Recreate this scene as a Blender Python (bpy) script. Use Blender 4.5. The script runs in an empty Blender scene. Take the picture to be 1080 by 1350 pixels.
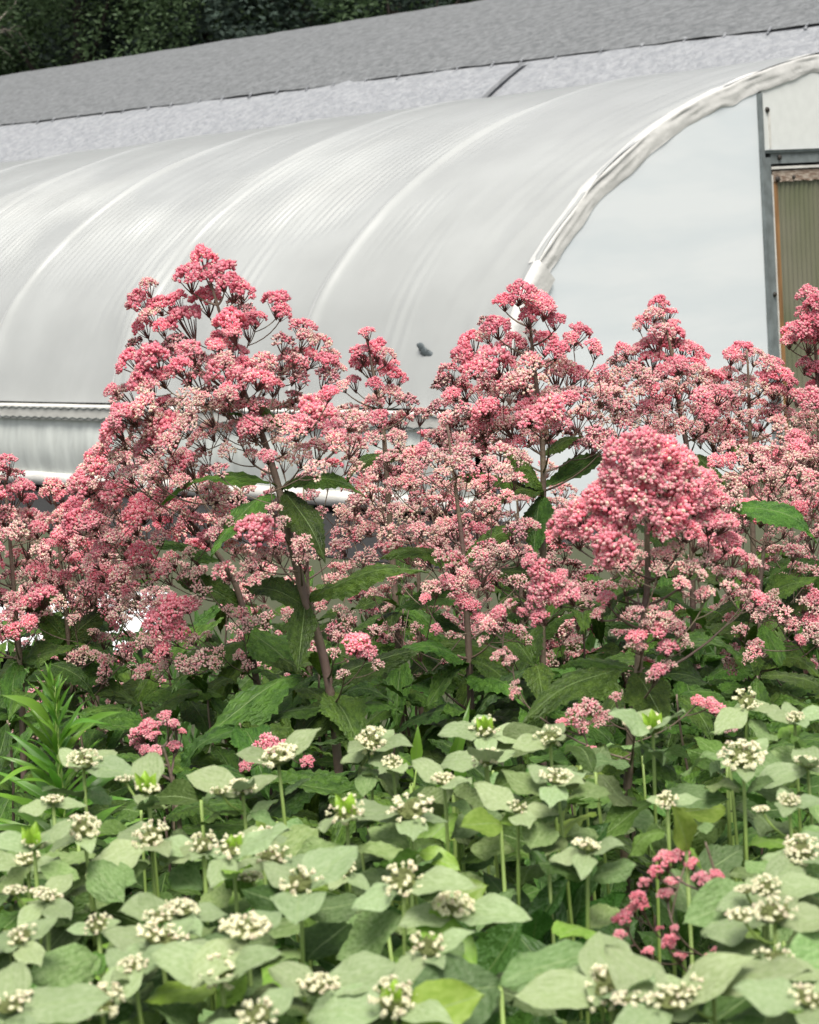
import bpy, math, random
import numpy as np
from mathutils import Vector, Matrix, noise as mnoise

# ------------------------------------------------------------------ camera, sky, sun, exposure
scene = bpy.context.scene
col = scene.collection
FPX, CX, CY = 2700.0, 540.0, 675.0
PITCH, ROLL = math.radians(-7.7), math.radians(4.0)
CAM = Vector((0, 0, 1.6))
FW = Vector((0, math.cos(PITCH), math.sin(PITCH)))
R0 = Vector((1, 0, 0)); U0 = R0.cross(FW)
RT = R0 * math.cos(ROLL) - U0 * math.sin(ROLL)
UP = R0 * math.sin(ROLL) + U0 * math.cos(ROLL)
cd = bpy.data.cameras.new('camera')
cam = bpy.data.objects.new('camera', cd); col.objects.link(cam)
cd.sensor_fit = 'HORIZONTAL'; cd.sensor_width = 36; cd.lens = 90
cd.clip_start = 0.05; cd.clip_end = 2000
m = Matrix((RT, UP, -FW)).transposed().to_4x4(); m.translation = CAM
cam.matrix_world = m
cd.dof.use_dof = True; cd.dof.focus_distance = 4.2; cd.dof.aperture_fstop = 17
scene.camera = cam

w = bpy.data.worlds.new('World'); scene.world = w; w.use_nodes = True
nt = w.node_tree
sky = nt.nodes.new('ShaderNodeTexSky'); sky.sky_type = 'NISHITA'; sky.sun_disc = False
SUN_EL, SUN_AZ = math.radians(66), math.radians(172)      # azimuth clockwise from +Y
sky.sun_elevation = SUN_EL; sky.sun_rotation = SUN_AZ
sky.dust_density = 4.0; sky.air_density = 1.0
hsv = nt.nodes.new('ShaderNodeHueSaturation'); hsv.inputs['Saturation'].default_value = .22      # cloud veiled sky
nt.links.new(sky.outputs[0], hsv.inputs['Color']); nt.links.new(hsv.outputs[0], nt.nodes['Background'].inputs[0])
nt.nodes['Background'].inputs[1].default_value = 0.105
sd = bpy.data.lights.new('sun', 'SUN'); sd.energy = 3.0; sd.angle = math.radians(28); sd.color = (1, .94, .84)
sun = bpy.data.objects.new('sun', sd); col.objects.link(sun)
sdir = Vector((math.sin(SUN_AZ) * math.cos(SUN_EL), math.cos(SUN_AZ) * math.cos(SUN_EL), math.sin(SUN_EL)))
sun.rotation_euler = sdir.to_track_quat('Z', 'Y').to_euler()
sun.location = (0, -5, 12)
scene.view_settings.view_transform = 'Standard'; scene.view_settings.look = 'None'
scene.view_settings.exposure = 0.58; scene.view_settings.gamma = 1

rnd = random.Random(7)
def U(a, b): return rnd.uniform(a, b)
def ray(x, y): return FW + RT * ((x - CX) / FPX) + UP * ((CY - y) / FPX)
def P(x, y, D): return CAM + ray(x, y) * D                 # point at depth D seen in direction x, y
def onz(x, y, z):
    d = ray(x, y); t = (z - CAM.z) / d.z
    return CAM + d * t, t

# ------------------------------------------------------------------ materials
def mat(name, c, rough=.6, var=0.0, hue=0.0, nscale=0, namp=0.0, bump=0, bscale=50, trans=0.0, spec=.5, coords='Object', bdist=.01, c2=None, detail=3, tcol=None, stretch=None):
    M = bpy.data.materials.new(name); M.use_nodes = True
    t = M.node_tree; N = t.nodes; L = t.links
    b = N['Principled BSDF']; out = N['Material Output']
    b.inputs['Roughness'].default_value = rough
    b.inputs['Specular IOR Level'].default_value = spec
    cs = N.new('ShaderNodeRGB'); cs.outputs[0].default_value = (*c, 1); cur = cs.outputs[0]
    tc = N.new('ShaderNodeTexCoord'); vec = tc.outputs[coords]
    if stretch:
        mp = N.new('ShaderNodeMapping'); mp.inputs['Scale'].default_value = stretch
        L.new(vec, mp.inputs[0]); vec = mp.outputs[0]
    if nscale:
        n = N.new('ShaderNodeTexNoise'); n.inputs['Scale'].default_value = nscale; n.inputs['Detail'].default_value = detail
        L.new(vec, n.inputs['Vector'])
        r = N.new('ShaderNodeMapRange'); r.inputs[1].default_value = .35; r.inputs[2].default_value = .65
        L.new(n.outputs['Fac'], r.inputs[0])
        mx = N.new('ShaderNodeMix'); mx.data_type = 'RGBA'
        L.new(r.outputs[0], mx.inputs[0]); L.new(cur, mx.inputs[6])
        d = c2 or tuple(min(1, q * (1 - namp)) for q in c)
        mx.inputs[7].default_value = (*d, 1); cur = mx.outputs[2]
    if var or hue:
        oi = N.new('ShaderNodeObjectInfo')
        hs = N.new('ShaderNodeHueSaturation')
        a = N.new('ShaderNodeMapRange'); a.inputs[3].default_value = 1 - var; a.inputs[4].default_value = 1 + var
        L.new(oi.outputs['Random'], a.inputs[0]); L.new(a.outputs[0], hs.inputs['Value'])
        wn = N.new('ShaderNodeMath'); wn.operation = 'MULTIPLY'; wn.inputs[1].default_value = 37.7
        fr = N.new('ShaderNodeMath'); fr.operation = 'FRACT'
        L.new(oi.outputs['Random'], wn.inputs[0]); L.new(wn.outputs[0], fr.inputs[0])
        h = N.new('ShaderNodeMapRange'); h.inputs[3].default_value = .5 - hue; h.inputs[4].default_value = .5 + hue
        L.new(fr.outputs[0], h.inputs[0]); L.new(h.outputs[0], hs.inputs['Hue'])
        L.new(cur, hs.inputs['Color']); cur = hs.outputs[0]
    L.new(cur, b.inputs['Base Color'])
    nrm = None
    if bump:
        n = N.new('ShaderNodeTexNoise'); n.inputs['Scale'].default_value = bscale; n.inputs['Detail'].default_value = 4
        L.new(vec, n.inputs['Vector'])
        bp = N.new('ShaderNodeBump'); bp.inputs['Strength'].default_value = bump; bp.inputs['Distance'].default_value = bdist
        L.new(n.outputs['Fac'], bp.inputs['Height']); L.new(bp.outputs[0], b.inputs['Normal']); nrm = bp
    if trans:
        tr = N.new('ShaderNodeBsdfTranslucent'); ms = N.new('ShaderNodeMixShader'); ms.inputs[0].default_value = trans
        if tcol: tr.inputs[0].default_value = (*tcol, 1)
        else: L.new(cur, tr.inputs[0])
        L.new(b.outputs[0], ms.inputs[1]); L.new(tr.outputs[0], ms.inputs[2]); L.new(ms.outputs[0], out.inputs[0])
    return M

M = {}
M['film'] = mat('greenhouse_film', (.40, .417, .415), .32, nscale=1.6, namp=.13, bump=.08, bscale=6, bdist=.02, spec=.6)
cb = M['film'].node_tree.nodes['Principled BSDF']; cb.inputs['Coat Weight'].default_value = .15; cb.inputs['Sheen Weight'].default_value = .7; cb.inputs['Sheen Roughness'].default_value = .35; cb.inputs['Coat Roughness'].default_value = .22; cb.inputs['Coat IOR'].default_value = 1.7
M['film_low'] = mat('sidewall_film', (.68, .72, .69), .45, nscale=5, namp=.15, stretch=(3, 3, .6), bump=.3, bscale=6)
M['hem'] = mat('rolled_film', (.62, .62, .605), .42, nscale=9, namp=.12, bump=.3, bscale=14, bdist=.02)
M['wall'] = mat('white_panel', (.78, .82, .85), .42, nscale=.9, c2=(.71, .765, .805), stretch=(1, 1, 5), bump=.04, bscale=8)
M['wall_top'] = mat('white_panel_upper', (.74, .765, .75), .5, nscale=14, namp=.05)
M['smudge'] = mat('blue_smudge', (.42, .50, .55), .5)
M['steel'] = mat('galvanised_steel', (.20, .23, .235), .5, nscale=12, namp=.35, bump=.1, bscale=40)
M['darksteel'] = mat('dark_steel', (.07, .09, .09), .5, nscale=20, namp=.4)
M['white'] = mat('white_board', (.74, .73, .69), .55, nscale=7, namp=.22, stretch=(1, 1, 3), bump=.2, bscale=30)
M['wood'] = mat('orange_wood', (.36, .19, .075), .6, nscale=5, namp=.45, stretch=(8, 8, .8), bump=.2, bscale=30)
M['oldwood'] = mat('weathered_wood', (.19, .125, .09), .8, nscale=16, c2=(.42, .36, .30), stretch=(1, 1, 5), bump=.8, bscale=30)
M['screw'] = mat('dark_screw', (.03, .025, .02), .5)
M['pane'] = mat('corrugated_pane', (.20, .19, .145), .35, nscale=1.4, c2=(.11, .13, .065), stretch=(1, 1, .9), detail=2)
M['shade_dark'] = mat('grey_shade_cloth', (.11, .118, .125), .9, nscale=9, c2=(.18, .19, .20), stretch=(1, 1, 1.4), bump=1, bscale=16, detail=10, bdist=.04)
M['shade_light'] = mat('pale_shade_cloth', (.225, .238, .26), .9, nscale=8, c2=(.30, .313, .335), stretch=(1, 1, 1.4), bump=1, bscale=14, detail=10, bdist=.04)
M['seam'] = mat('dark_seam', (.19, .20, .215), .9, nscale=20, namp=.4)
M['gable'] = mat('gable_cloth', (.3, .32, .33), .8)
M['ground'] = mat('ground', (.055, .055, .035), .95, nscale=2.5, c2=(.05, .075, .02), bump=1, bscale=20, coords='Generated')
M['dark_strip'] = mat('near_black', (.012, .012, .013), .8, nscale=6, namp=.3, bump=.5, bscale=30)
M['tarp'] = mat('white_sheet', (.75, .78, .8), .5, bump=.4, bscale=8)
M['bark'] = mat('bark', (.045, .035, .028), .9, nscale=8, namp=.5, bump=1, bscale=20)
M['palebark'] = mat('pale_branch', (.22, .20, .17), .9)
M['tree_leaf'] = mat('tree_leaves', (.045, .085, .032), .7, var=.25, hue=.02, nscale=.35, c2=(.08, .135, .045), trans=.25)
M['tree_leaf_dark'] = mat('tree_leaves_dark', (.026, .046, .036), .8, var=.3, nscale=.4, c2=(.04, .07, .048), trans=.1)
M['stem'] = mat('purple_stem', (.125, .080, .068), .6, nscale=12, c2=(.17, .14, .09), bump=.3, bscale=60)
M['sprig'] = mat('flower_stalk', (.13, .065, .055), .6)
M['jleaf'] = mat('serrated_leaf', (.034, .082, .010), .45, var=.45, hue=.018, nscale=7, c2=(.078, .160, .020), bump=.5, bscale=18, bdist=.03, trans=.22, spec=.4)
M['jvein'] = mat('leaf_vein', (.13, .20, .06), .5, trans=.2)
M['hot'] = mat('hot_pink_buds', (.86, .24, .33), .8, var=.15, trans=.4)
M['pink'] = mat('pink_buds', (.94, .42, .50), .8, var=.10, trans=.42)
M['pale'] = mat('pale_pink_buds', (.92, .64, .63), .8, var=.10, trans=.42)
M['cream'] = mat('cream_tips', (.88, .78, .64), .8, var=.1, trans=.35)
M['mauve'] = mat('mauve_buds', (.55, .24, .28), .8, var=.2)
M['brown'] = mat('faded_buds', (.12, .055, .05), .8, var=.3)
M['mstem'] = mat('pale_green_stem', (.25, .36, .09), .5, var=.2)
M['mleaf'] = mat('dusty_mint_leaf', (.135, .225, .065), .55, var=.45, hue=.02, nscale=11, c2=(.215, .305, .125), bump=.4, bscale=14, bdist=.02, trans=.2, spec=.45)
M['mleafg'] = mat('green_mint_leaf', (.062, .14, .018), .5, var=.45, hue=.02, nscale=11, c2=(.11, .21, .045), bump=.4, bscale=14, bdist=.02, trans=.3, spec=.4)  # green lower leaves, darkened further to paint in shade between the stems
M['mbract'] = mat('silver_bract', (.25, .34, .15), .6, var=.2, hue=.015, nscale=13, c2=(.33, .41, .225), bump=.3, bscale=14, trans=.25)
M['mlime'] = mat('lime_mint_leaf', (.22, .37, .05), .45, var=.25, hue=.015, nscale=9, c2=(.30, .45, .09), trans=.4)
M['mvein'] = mat('mint_vein', (.26, .35, .15), .6, trans=.2)
M['young'] = mat('young_shoot', (.30, .50, .05), .45, var=.15, trans=.4)
M['mflower'] = mat('cream_petals', (.95, .93, .70), .6, var=.04, trans=.4)
M['mflowerp'] = mat('blush_petals', (.92, .84, .66), .6, var=.04, trans=.4)
M['mbutton'] = mat('green_button', (.60, .68, .25), .7, nscale=60, c2=(.48, .58, .18), bump=1, bscale=80)
M['gleaf'] = mat('narrow_leaf', (.12, .28, .03), .38, var=.3, hue=.015, trans=.3)
M['broad'] = mat('broad_leaf', (.042, .12, .016), .4, var=.3, hue=.015, nscale=6, c2=(.06, .15, .03), bump=.4, bscale=12, bdist=.03, trans=.25)
M['yellow'] = mat('yellow_petals', (.75, .60, .06), .6)

# ------------------------------------------------------------------ mesh helpers
class MB:
    def __init__(s): s.v = []; s.f = []; s.m = []
    def add(s, vs, fs, mi=0):
        o = len(s.v); s.v += [tuple(q) for q in vs]
        for f in fs: s.f.append(tuple(i + o for i in f)); s.m.append(mi)
    def box(s, a, b, c, o, mi=0):           # o corner, a b c edge vectors
        vs = [o + a * i + b * j + c * k for i in (0, 1) for j in (0, 1) for k in (0, 1)]
        s.add(vs, [(0, 1, 3, 2), (4, 6, 7, 5), (0, 4, 5, 1), (2, 3, 7, 6), (0, 2, 6, 4), (1, 5, 7, 3)], mi)
    def tube(s, pts, rs, n=6, mi=0, cap=True):
        pts = [Vector(p) for p in pts]; k = len(pts)
        if not hasattr(rs, '__len__'): rs = [rs] * k
        vs = []; ref = Vector((.3, .9, .2)).normalized()
        for i, p in enumerate(pts):
            d = (pts[min(i + 1, k - 1)] - pts[max(i - 1, 0)])
            d = d.normalized() if d.length > 1e-9 else Vector((0, 0, 1))
            if abs(d.dot(ref)) > .95: ref = Vector((.9, -.1, .3)).normalized()
            x = (ref - d * ref.dot(d)).normalized(); y = d.cross(x); ref = x
            for j in range(n):
                a = 2 * math.pi * j / n
                vs.append(p + (x * math.cos(a) + y * math.sin(a)) * rs[i])
        fs = [(i * n + j, i * n + (j + 1) % n, (i + 1) * n + (j + 1) % n, (i + 1) * n + j) for i in range(k - 1) for j in range(n)]
        if cap: fs += [tuple(range(n - 1, -1, -1)), tuple(range((k - 1) * n, k * n))]
        s.add(vs, fs, mi)
    def mesh(s, name, mats, smooth=True):
        me = bpy.data.meshes.new(name); me.from_pydata(s.v, [], s.f)
        for q in (mats if isinstance(mats, (list, tuple)) else [mats]): me.materials.append(q)
        me.polygons.foreach_set('material_index', s.m)
        if smooth: me.polygons.foreach_set('use_smooth', [True] * len(s.f))
        me.update(); return me
    def build(s, name, mats, parent=None, smooth=True):
        return link(name, s.mesh(name, mats, smooth), parent)

def wloc(o):
    v = o.location.copy()
    while o.parent: o = o.parent; v += o.location
    return v
def link(name, me, parent=None, mtx=None):
    o = bpy.data.objects.new(name, me); col.objects.link(o)
    if parent is not None: o.parent = parent            # parents sit unrotated: local = world minus base
    if mtx is not None:
        if parent is not None: mtx = Matrix.Translation(-wloc(parent)) @ mtx
        o.matrix_basis = mtx
    elif parent is not None: o.location = -wloc(parent)
    return o
def tag(o, label=None, cat=None, group=None, kind=None):
    if label: o['label'] = label
    if cat: o['category'] = cat
    if group: o['group'] = group
    if kind: o['kind'] = kind
    return o
def empty(name, loc, label, cat, group=None):
    o = bpy.data.objects.new(name, None); col.objects.link(o); o.location = loc; o.empty_display_size = .05
    return tag(o, label, cat, group)

def ico(sub):
    import bmesh
    bm = bmesh.new(); bmesh.ops.create_icosphere(bm, subdivisions=sub, radius=1)
    vs = [v.co.copy() for v in bm.verts]; fs = [tuple(v.index for v in f.verts) for f in bm.faces]; bm.free()
    return vs, fs
ICO1, ICO2 = ico(1), ico(2)
def blob(mb, c, r, d=None, el=1.0, mi=0, I=ICO2, jit=.12):
    vs, fs = I
    d = Vector(d or (0, 0, 1)).normalized(); q = d.to_track_quat('Z', 'Y')
    out = []
    for v in vs:
        k = r * (1 + U(-jit, jit)); p = Vector((v.x * k, v.y * k, v.z * k * el)); p.rotate(q); out.append(c + p)
    mb.add(out, fs, mi)
def frame(base, tip, upv, wid):
    y = tip - base; L = y.length; y = y / L
    x = y.cross(upv)
    if x.length < 1e-4: x = y.cross(Vector((1, 0, 0)))
    x.normalize(); z = x.cross(y)
    m = Matrix((x * wid, y * L, z * L)).transposed().to_4x4(); m.translation = base
    return m

# ------------------------------------------------------------------ hoop greenhouse frame of reference
dv = ray(-2050, 490); AX = Vector((dv.x, dv.y, 0)).normalized(); BX = Vector((-AX.y, AX.x, 0))
if BX.x < 0: BX = -BX
BX = Vector((AX.y, -AX.x, 0)); BX = BX if BX.x > 0 else -BX
P0, _ = onz(660, 655, 0)
Z = Vector((0, 0, 1))
GZ = -0.15
def G(s, u, z): return P0 + AX * s + BX * u + Z * z
def structure(o): o['kind'] = 'structure'; return o

# ground
mb = MB()
n = 60; S = 1500.
xs = [-S + 2 * S * i / n for i in range(n + 1)]
xs = [math.copysign(abs(x / S) ** 3 * S, x) for x in xs]
mb.add([Vector((x, y + 5, GZ)) for x in xs for y in xs], [(i * (n + 1) + j, (i + 1) * (n + 1) + j, (i + 1) * (n + 1) + j + 1, i * (n + 1) + j + 1) for i in range(n) for j in range(n)])
structure(mb.build('ground', M['ground'], smooth=False))
mb = MB(); mb.add([G(-1, -1.4, GZ + .006), G(14, -1.4, GZ + .006), G(14, -.02, GZ + .006), G(-1, -.02, GZ + .006)], [(0, 1, 2, 3)])
structure(mb.build('dark_path', M['dark_strip']))  # near-black strip on the ground along the greenhouse side

# profile of hoop (u, z) from the near base up to the ridge and mirrored
half = [(0, -.12), (0, .0), (.02, .25), (.10, .6), (.21, .87), (.38, 1.16), (.64, 1.43), (.88, 1.62), (1.13, 1.79), (1.52, 2.0), (1.92, 2.17), (2.33, 2.30), (2.76, 2.41), (3.11, 2.48), (3.47, 2.535), (3.85, 2.57), (4.25, 2.585)]
HW = 4.25
def resample(pts, n):
    P_ = [Vector((a, b, 0)) for a, b in pts]; L = [0]
    for i in range(1, len(P_)): L.append(L[-1] + (P_[i] - P_[i - 1]).length)
    out = []
    for k in range(n + 1):
        t = L[-1] * k / n; i = 1
        while i < len(L) - 1 and L[i] < t: i += 1
        f = (t - L[i - 1]) / (L[i] - L[i - 1])
        a = P_[max(i - 2, 0)]; b = P_[i - 1]; c = P_[i]; d = P_[min(i + 1, len(P_) - 1)]
        q = .5 * ((2 * b) + (-a + c) * f + (2 * a - 5 * b + 4 * c - d) * f * f + (-a + 3 * b - 3 * c + d) * f ** 3)
        out.append((q.x, q.y))
    return out
def mirrored(h): return h + [(2 * HW - a, b) for a, b in reversed(h[:-1])]
PR = resample(mirrored(half), 160)
def normals(pr):
    out = []
    for i in range(len(pr)):
        a = pr[max(i - 1, 0)]; b = pr[min(i + 1, len(pr) - 1)]
        t = Vector((b[0] - a[0], b[1] - a[1], 0)).normalized(); out.append((-t.y, t.x))
    return out
NR = normals(PR)
gh = empty('hoop_greenhouse', G(0, HW, GZ), 'long white plastic covered hoop greenhouse with rolled film edge and wooden framed door', 'greenhouse')
def ns(*a): return mnoise.noise(Vector(a))
RIBS = [1.85, 3.85, 5.62, 7.45, 9.3, 11.2, 13.1, 15, 17, 19]
LEN = 20.0
svals = list(np.arange(-0.02, 10.5, .0125)) + list(np.arange(10.5, LEN + .01, .05))
mb = MB(); keep = [i for i in range(len(PR)) if not (PR[i][1] < .44 and PR[i][0] < HW)]
nk = len(keep)
vs = []
for s in svals:
    dr = min(RIBS + [0.0], key=lambda r: abs(r - s)); d = s - dr
    i0 = [r for r in RIBS if r <= s]; lo = i0[-1] if i0 else 0; hi = min([r for r in RIBS if r > s] + [LEN]); ff = (s - lo) / max(hi - lo, .01)
    for i in keep:
        u, z = PR[i]; nu, nz = NR[i]
        off = .085
        if z > 2.2: off += .04 * (z - 2.2) / .4
        tp = 1 - .7 * min(1, max(0, (z - 2.2) / .2)); off += .030 * tp * math.exp(-(d / .05) ** 2)                      # the hoop pressing against the film
        off -= .014 * tp * (max(0.0, math.sin(math.pi * ff)) ** .6) * (0 if s < 1.85 else 1)
        if s < 1.85: off -= .004 * math.sin(math.pi * ff)
        # fine ripples running round the hoops
        zone = math.exp(-((z - 1.88) / .34) ** 2) if u < HW else .3
        mk = max(0, min(1, (ns(s * 1.1 + 3.1, z * 3.0, 1.7) + .30) * 1.9)) * min(1, max(0, (s - 1.25) * 1.6))
        ph = s * 2 * math.pi / .082 + 2.2 * ns(s * .7, z * .8, 5) + 1.2 * ns(s * 3, 0, 8)
        off += .0120 * zone * mk * (math.sin(ph) + .35 * math.sin(ph * 2.1 + z))
        zone2 = math.exp(-((z - 1.05) / .55) ** 2); mk2 = max(0, ns(s * 2.1, z * .5, 9.7) - .12) * 3
        off += .0085 * zone2 * mk2 * math.sin(s * 2 * math.pi / .11 + ns(s, z, 3))
        off += .012 * tp * ns(s * .8, u * .9, z * .9 + 4) + .0025 * ns(s * 7, u * 2.5, z * 2.5 + 2) + .004 * max(0, ns(s * 2.3, z * 1.2, 6)) * math.sin(s * 31 + 14 * z + 5 * ns(s, z, 1))
        if s < .9: off += .012 * (.9 - s) * ns(s * 9 + u * 2.2, z * 3, 2.) * 1.6
        vs.append(G(s, u + nu * off, z + nz * off))
ms = len(svals)
mb.add(vs, [(i * nk + j, i * nk + j + 1, (i + 1) * nk + j + 1, (i + 1) * nk + j) for i in range(ms - 1) for j in range(nk - 1)])
mb.build('plastic_cover', M['film'], gh)
# hoops (steel pipes just inside the film)
for r in RIBS:
    mb = MB(); mb.tube([G(r, PR[i][0] + NR[i][0] * .055, PR[i][1] + NR[i][1] * .055) for i in range(0, len(PR), 3)], .022, 8)
    mb.build('hoop', M['steel'], gh)
# hip board with wiggle wire rows
o = -.085 
mb = MB(); mb.box(AX * LEN, BX * .16, Z * .10, G(.02, -.155, .41)); hb = mb.build('hip_board', M['white'], gh, smooth=False)
for zz in (.424, .497):
    mb = MB(); mb.tube([G(.05 + k * .05, -.158, zz + (.006 if k % 2 else -.006)) for k in range(390)], .0045, 4, cap=False)
    mb.build('wiggle_wire', M['darksteel'], hb)
# lower side curtain, bellied film
mb = MB(); cs = [.0, .25, .5, .75, 1]; vs = []
ss = list(np.arange(.05, LEN, .04))
for s in ss:
    for c in cs:
        z = .41 - .42 * c
        vs.append(G(s, -.115 - .03 * math.sin(math.pi * c) + .014 * ns(s * 3.0, c * 1.2, 1) + .012 * ns(s * 9, c, 4) - (.10 * .2 * c), z))
k = len(cs)
mb.add(vs, [(i * k + j, i * k + j + 1, (i + 1) * k + j + 1, (i + 1) * k + j) for i in range(len(ss) - 1) for j in range(k - 1)])
mb.build('side_curtain', M['film_low'], gh)
mb = MB(); mb.tube([G(.02 + .2 * k, -.14 + .004 * ns(k * .5, 0, 0), -.05 + .006 * ns(k * .4, 5, 0)) for k in range(100)], .052, 10)
mb.build('base_roll', M['white'], gh)
# black strip painting in the shade of the gap below the roll
mb = MB(); mb.box(AX * LEN, BX * .03, Z * .10, G(.03, -.06, GZ)); mb.build('gap_shade', M['dark_strip'], gh, smooth=False)

# end wall: one panel following the arc, with the doorway left open
D0, D1, DT = 2.705, 4.25, 1.98
def zarc(u):
    for i in range(len(PR) - 1):
        if PR[i][0] <= u <= PR[i + 1][0] and PR[i + 1][0] > PR[i][0]:
            f = (u - PR[i][0]) / (PR[i + 1][0] - PR[i][0]); return PR[i][1] * (1 - f) + PR[i + 1][1] * f + .03
    return .3
def wallpanel(u0, u1, zb, s0, s1, name, mt):
    us = list(np.linspace(u0, u1, 40)); mb = MB()
    for s_, flip in ((s0, 0), (s1, 1)):
        vs = [G(s_, u, zb) for u in us] + [G(s_, u, max(zarc(u), zb + .01)) for u in us]
        nn = len(us); fs = [(i, i + 1, nn + i + 1, nn + i) for i in range(nn - 1)]
        mb.add(vs, [tuple(reversed(f)) for f in fs] if flip else fs)
    return mb.build(name, mt, gh, smooth=False)
wl = wallpanel(-.03, D0, GZ, -.03, .0, 'end_wall', M['wall'])
wallpanel(D1 + .08, 2 * HW + .03, GZ, -.03, .0, 'end_wall', M['wall'])
up_ = wallpanel(D0 + .05, D1 + .06, DT + .02, -.024, .0, 'upper_panel', M['wall_top'])
# steel posts and header
def gbox(name, s, u, z, ds, du, dz, mt, par):
    mb = MB(); mb.box(AX * ds, BX * du, Z * dz, G(s, u, z)); return mb.build(name, mt, par, smooth=False)
gbox('post', -.060, D0 - .012, GZ, .05, .028, 2.53, M['steel'], gh)
gbox('post', -.048, D0 + .018, GZ, .04, .075, DT + .12, M['steel'], gh)
gbox('post', -.052, D1, GZ, .05, .075, DT + .12, M['steel'], gh)
gbox('header', -.058, D0 + .02, DT - .004, .05, D1 - D0, .022, M['darksteel'], gh)
hd = gbox('header', -.046, D0 + .096, DT - .075, .04, D1 - D0 - .1, .070, M['steel'], gh)
gbox('white_trim', -.050, D0 + .10, DT - .112, .05, D1 - D0 - .1, .018, M['white'], gh)
gbox('white_trim', -.050, D0 + .096, GZ, .046, .012, DT - .0, M['white'], gh)
def disc(s, u, z, r, par, name='screw', mt=None):
    mb = MB(); mb.tube([G(s, u, z), G(s - .012, u, z)], [r, r * .8], 10); return mb.build(name, mt or M['screw'], par)
disc(-.026, D0 + .105, 2.27, .020, up_)
disc(-.048, D0 + .19, DT - .035, .020, hd)
disc(-.050, D0 + .065, 1.02, .018, gh); disc(-.050, D0 + .06, .3, .018, gh)
# pale vertical tape on the upper panel
gbox('white_trim', -.030, D0 + .115, DT + .03, .006, .02, .26, M['white'], up_)
# door
dr = gbox('door', -.010, D0 + .112, GZ + .02, .028, D1 - D0 - .12, DT - .15 + .13, M['darksteel'], gh)
def dbox(name, s, u, z, du, dz, mt): return gbox(name, s, u, z, .024, du, dz, mt, dr)
dbox('stile', -.036, D0 + .114, GZ + .02, .062, 1.965, M['wood'])
dbox('stile', -.036, D1 - .07, GZ + .02, .062, 1.965, M['wood'])
# torn weathered top rail
mb = MB(); us = list(np.linspace(D0 + .114, D1 - .01, 70))
top = 1.858
vs = [G(-.041, u, top + .004 * ns(u * 20, 0, 0)) for u in us] + [G(-.043, u, top - .075 + .009 * ns(u * 14, 3, 0) + .004 * ns(u * 60, 3, 0)) for u in us]
nn = len(us); mb.add(vs, [(i, nn + i, nn + i + 1, i + 1) for i in range(nn - 1)])
vs2 = [v + AX * .03 for v in vs]; mb.add(vs2, [(i, i + 1, nn + i + 1, nn + i) for i in range(nn - 1)])
mb.build('top_rail', M['oldwood'], dr)
disc(-.043, D0 + .165, 1.80, .024, dr); disc(-.043, D0 + .35, 1.81, .014, dr)
mb = MB(); us = list(np.arange(D0 + .174, D1 - .07, .006)); vs = []
for u in us:
    for z in (GZ + .03, 1.83): vs.append(G(-.026 + .006 * math.sin(u * 2 * math.pi / .055), u, z))
mb.add(vs, [(2 * i, 2 * i + 2, 2 * i + 3, 2 * i + 1) for i in range(len(us) - 1)]); mb.build('corrugated_pane', M['pane'], dr)

# rolled hem of film round the end arch
hp = resample(mirrored([(a, b) for a, b in half]), 260); hn = normals(hp)
mb = MB(); prof = [(.06, .106, 0), (.03, .112, 0), (.01, .116, .10), (-.012, .114, 0), (-.028, .098, .118), (-.022, .086, 0), (-.036, .066, .112), (-.032, .046, 0), (-.036, .022, .075), (-.036, .004, .03), (-.034, -.010, .01)]
idx = [i for i in range(len(hp)) if (hp[i][1] > 1.29 or hp[i][0] > HW)]
vs = []
for i in idx:
    u, z = hp[i]; nu, nz = hn[i]; t = i * .045
    wob = .014 * ns(t * 2.4, 0, 1) + .010 * ns(t * 7, 0, 2)
    for j, (s_, o_, _) in enumerate(prof):
        cr = (.005 * ns(t * 2.5 + j * .5, j * .8, 3) + .005 * ns(t * 5 + j * 2.4, j * .9, 6)) * (0 if j < 2 else 1)
        low = 1 if o_ < .03 else 0
        oo = o_ * (1.05 if z > 1.7 else .95) + cr + wob * (1.7 if low else .7)
        vs.append(G(s_ + cr * 1.4, u + nu * oo, z + nz * oo))
k = len(prof)
mb.add(vs, [(i * k + j, i * k + j + 1, (i + 1) * k + j + 1, (i + 1) * k + j) for i in range(len(idx) - 1) for j in range(k - 1)])
# torn flap at its lower end
mb.build('rolled_hem', M['hem'], gh)
mb = MB(); idx = [i for i in range(len(hp)) if (.05 < hp[i][1] <= 1.33 and hp[i][0] < HW)]; vs = []
pr2 = [(.0, .12), (-.045, .122), (-.055, .06), (-.052, -.035)]
for q, i in enumerate(idx):
    u, z = hp[i]; nu, nz = hn[i]
    for j, (s_, o_) in enumerate(pr2):
        oo = o_ + .006 * ns(q * .3, j, 3) + (-.02 if j == 3 and q > len(idx) - 6 else 0)
        vs.append(G(s_ + .005 * ns(q * .2, j, 7), u + nu * oo, z + nz * oo))
k = 4; mb.add(vs, [(i * k + j, i * k + j + 1, (i + 1) * k + j + 1, (i + 1) * k + j) for i in range(len(idx) - 1) for j in range(k - 1)])
mb.build('edge_strip', M['hem'], gh)
# dark hole patched in the film near the corner
mb = MB()
for (ds, dz, r) in ((0, 0, .036), (-.045, -.02, .026), (.03, .03, .028), (.055, .04, .014)):
    c = G(.68 + ds, .21 - .105, .87 + dz); blob(mb, c, r, BX, .3, I=ICO2, jit=.25)
mb.build('torn_patch', mat('patch_grey', (.09, .11, .12), .6), gh)

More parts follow.
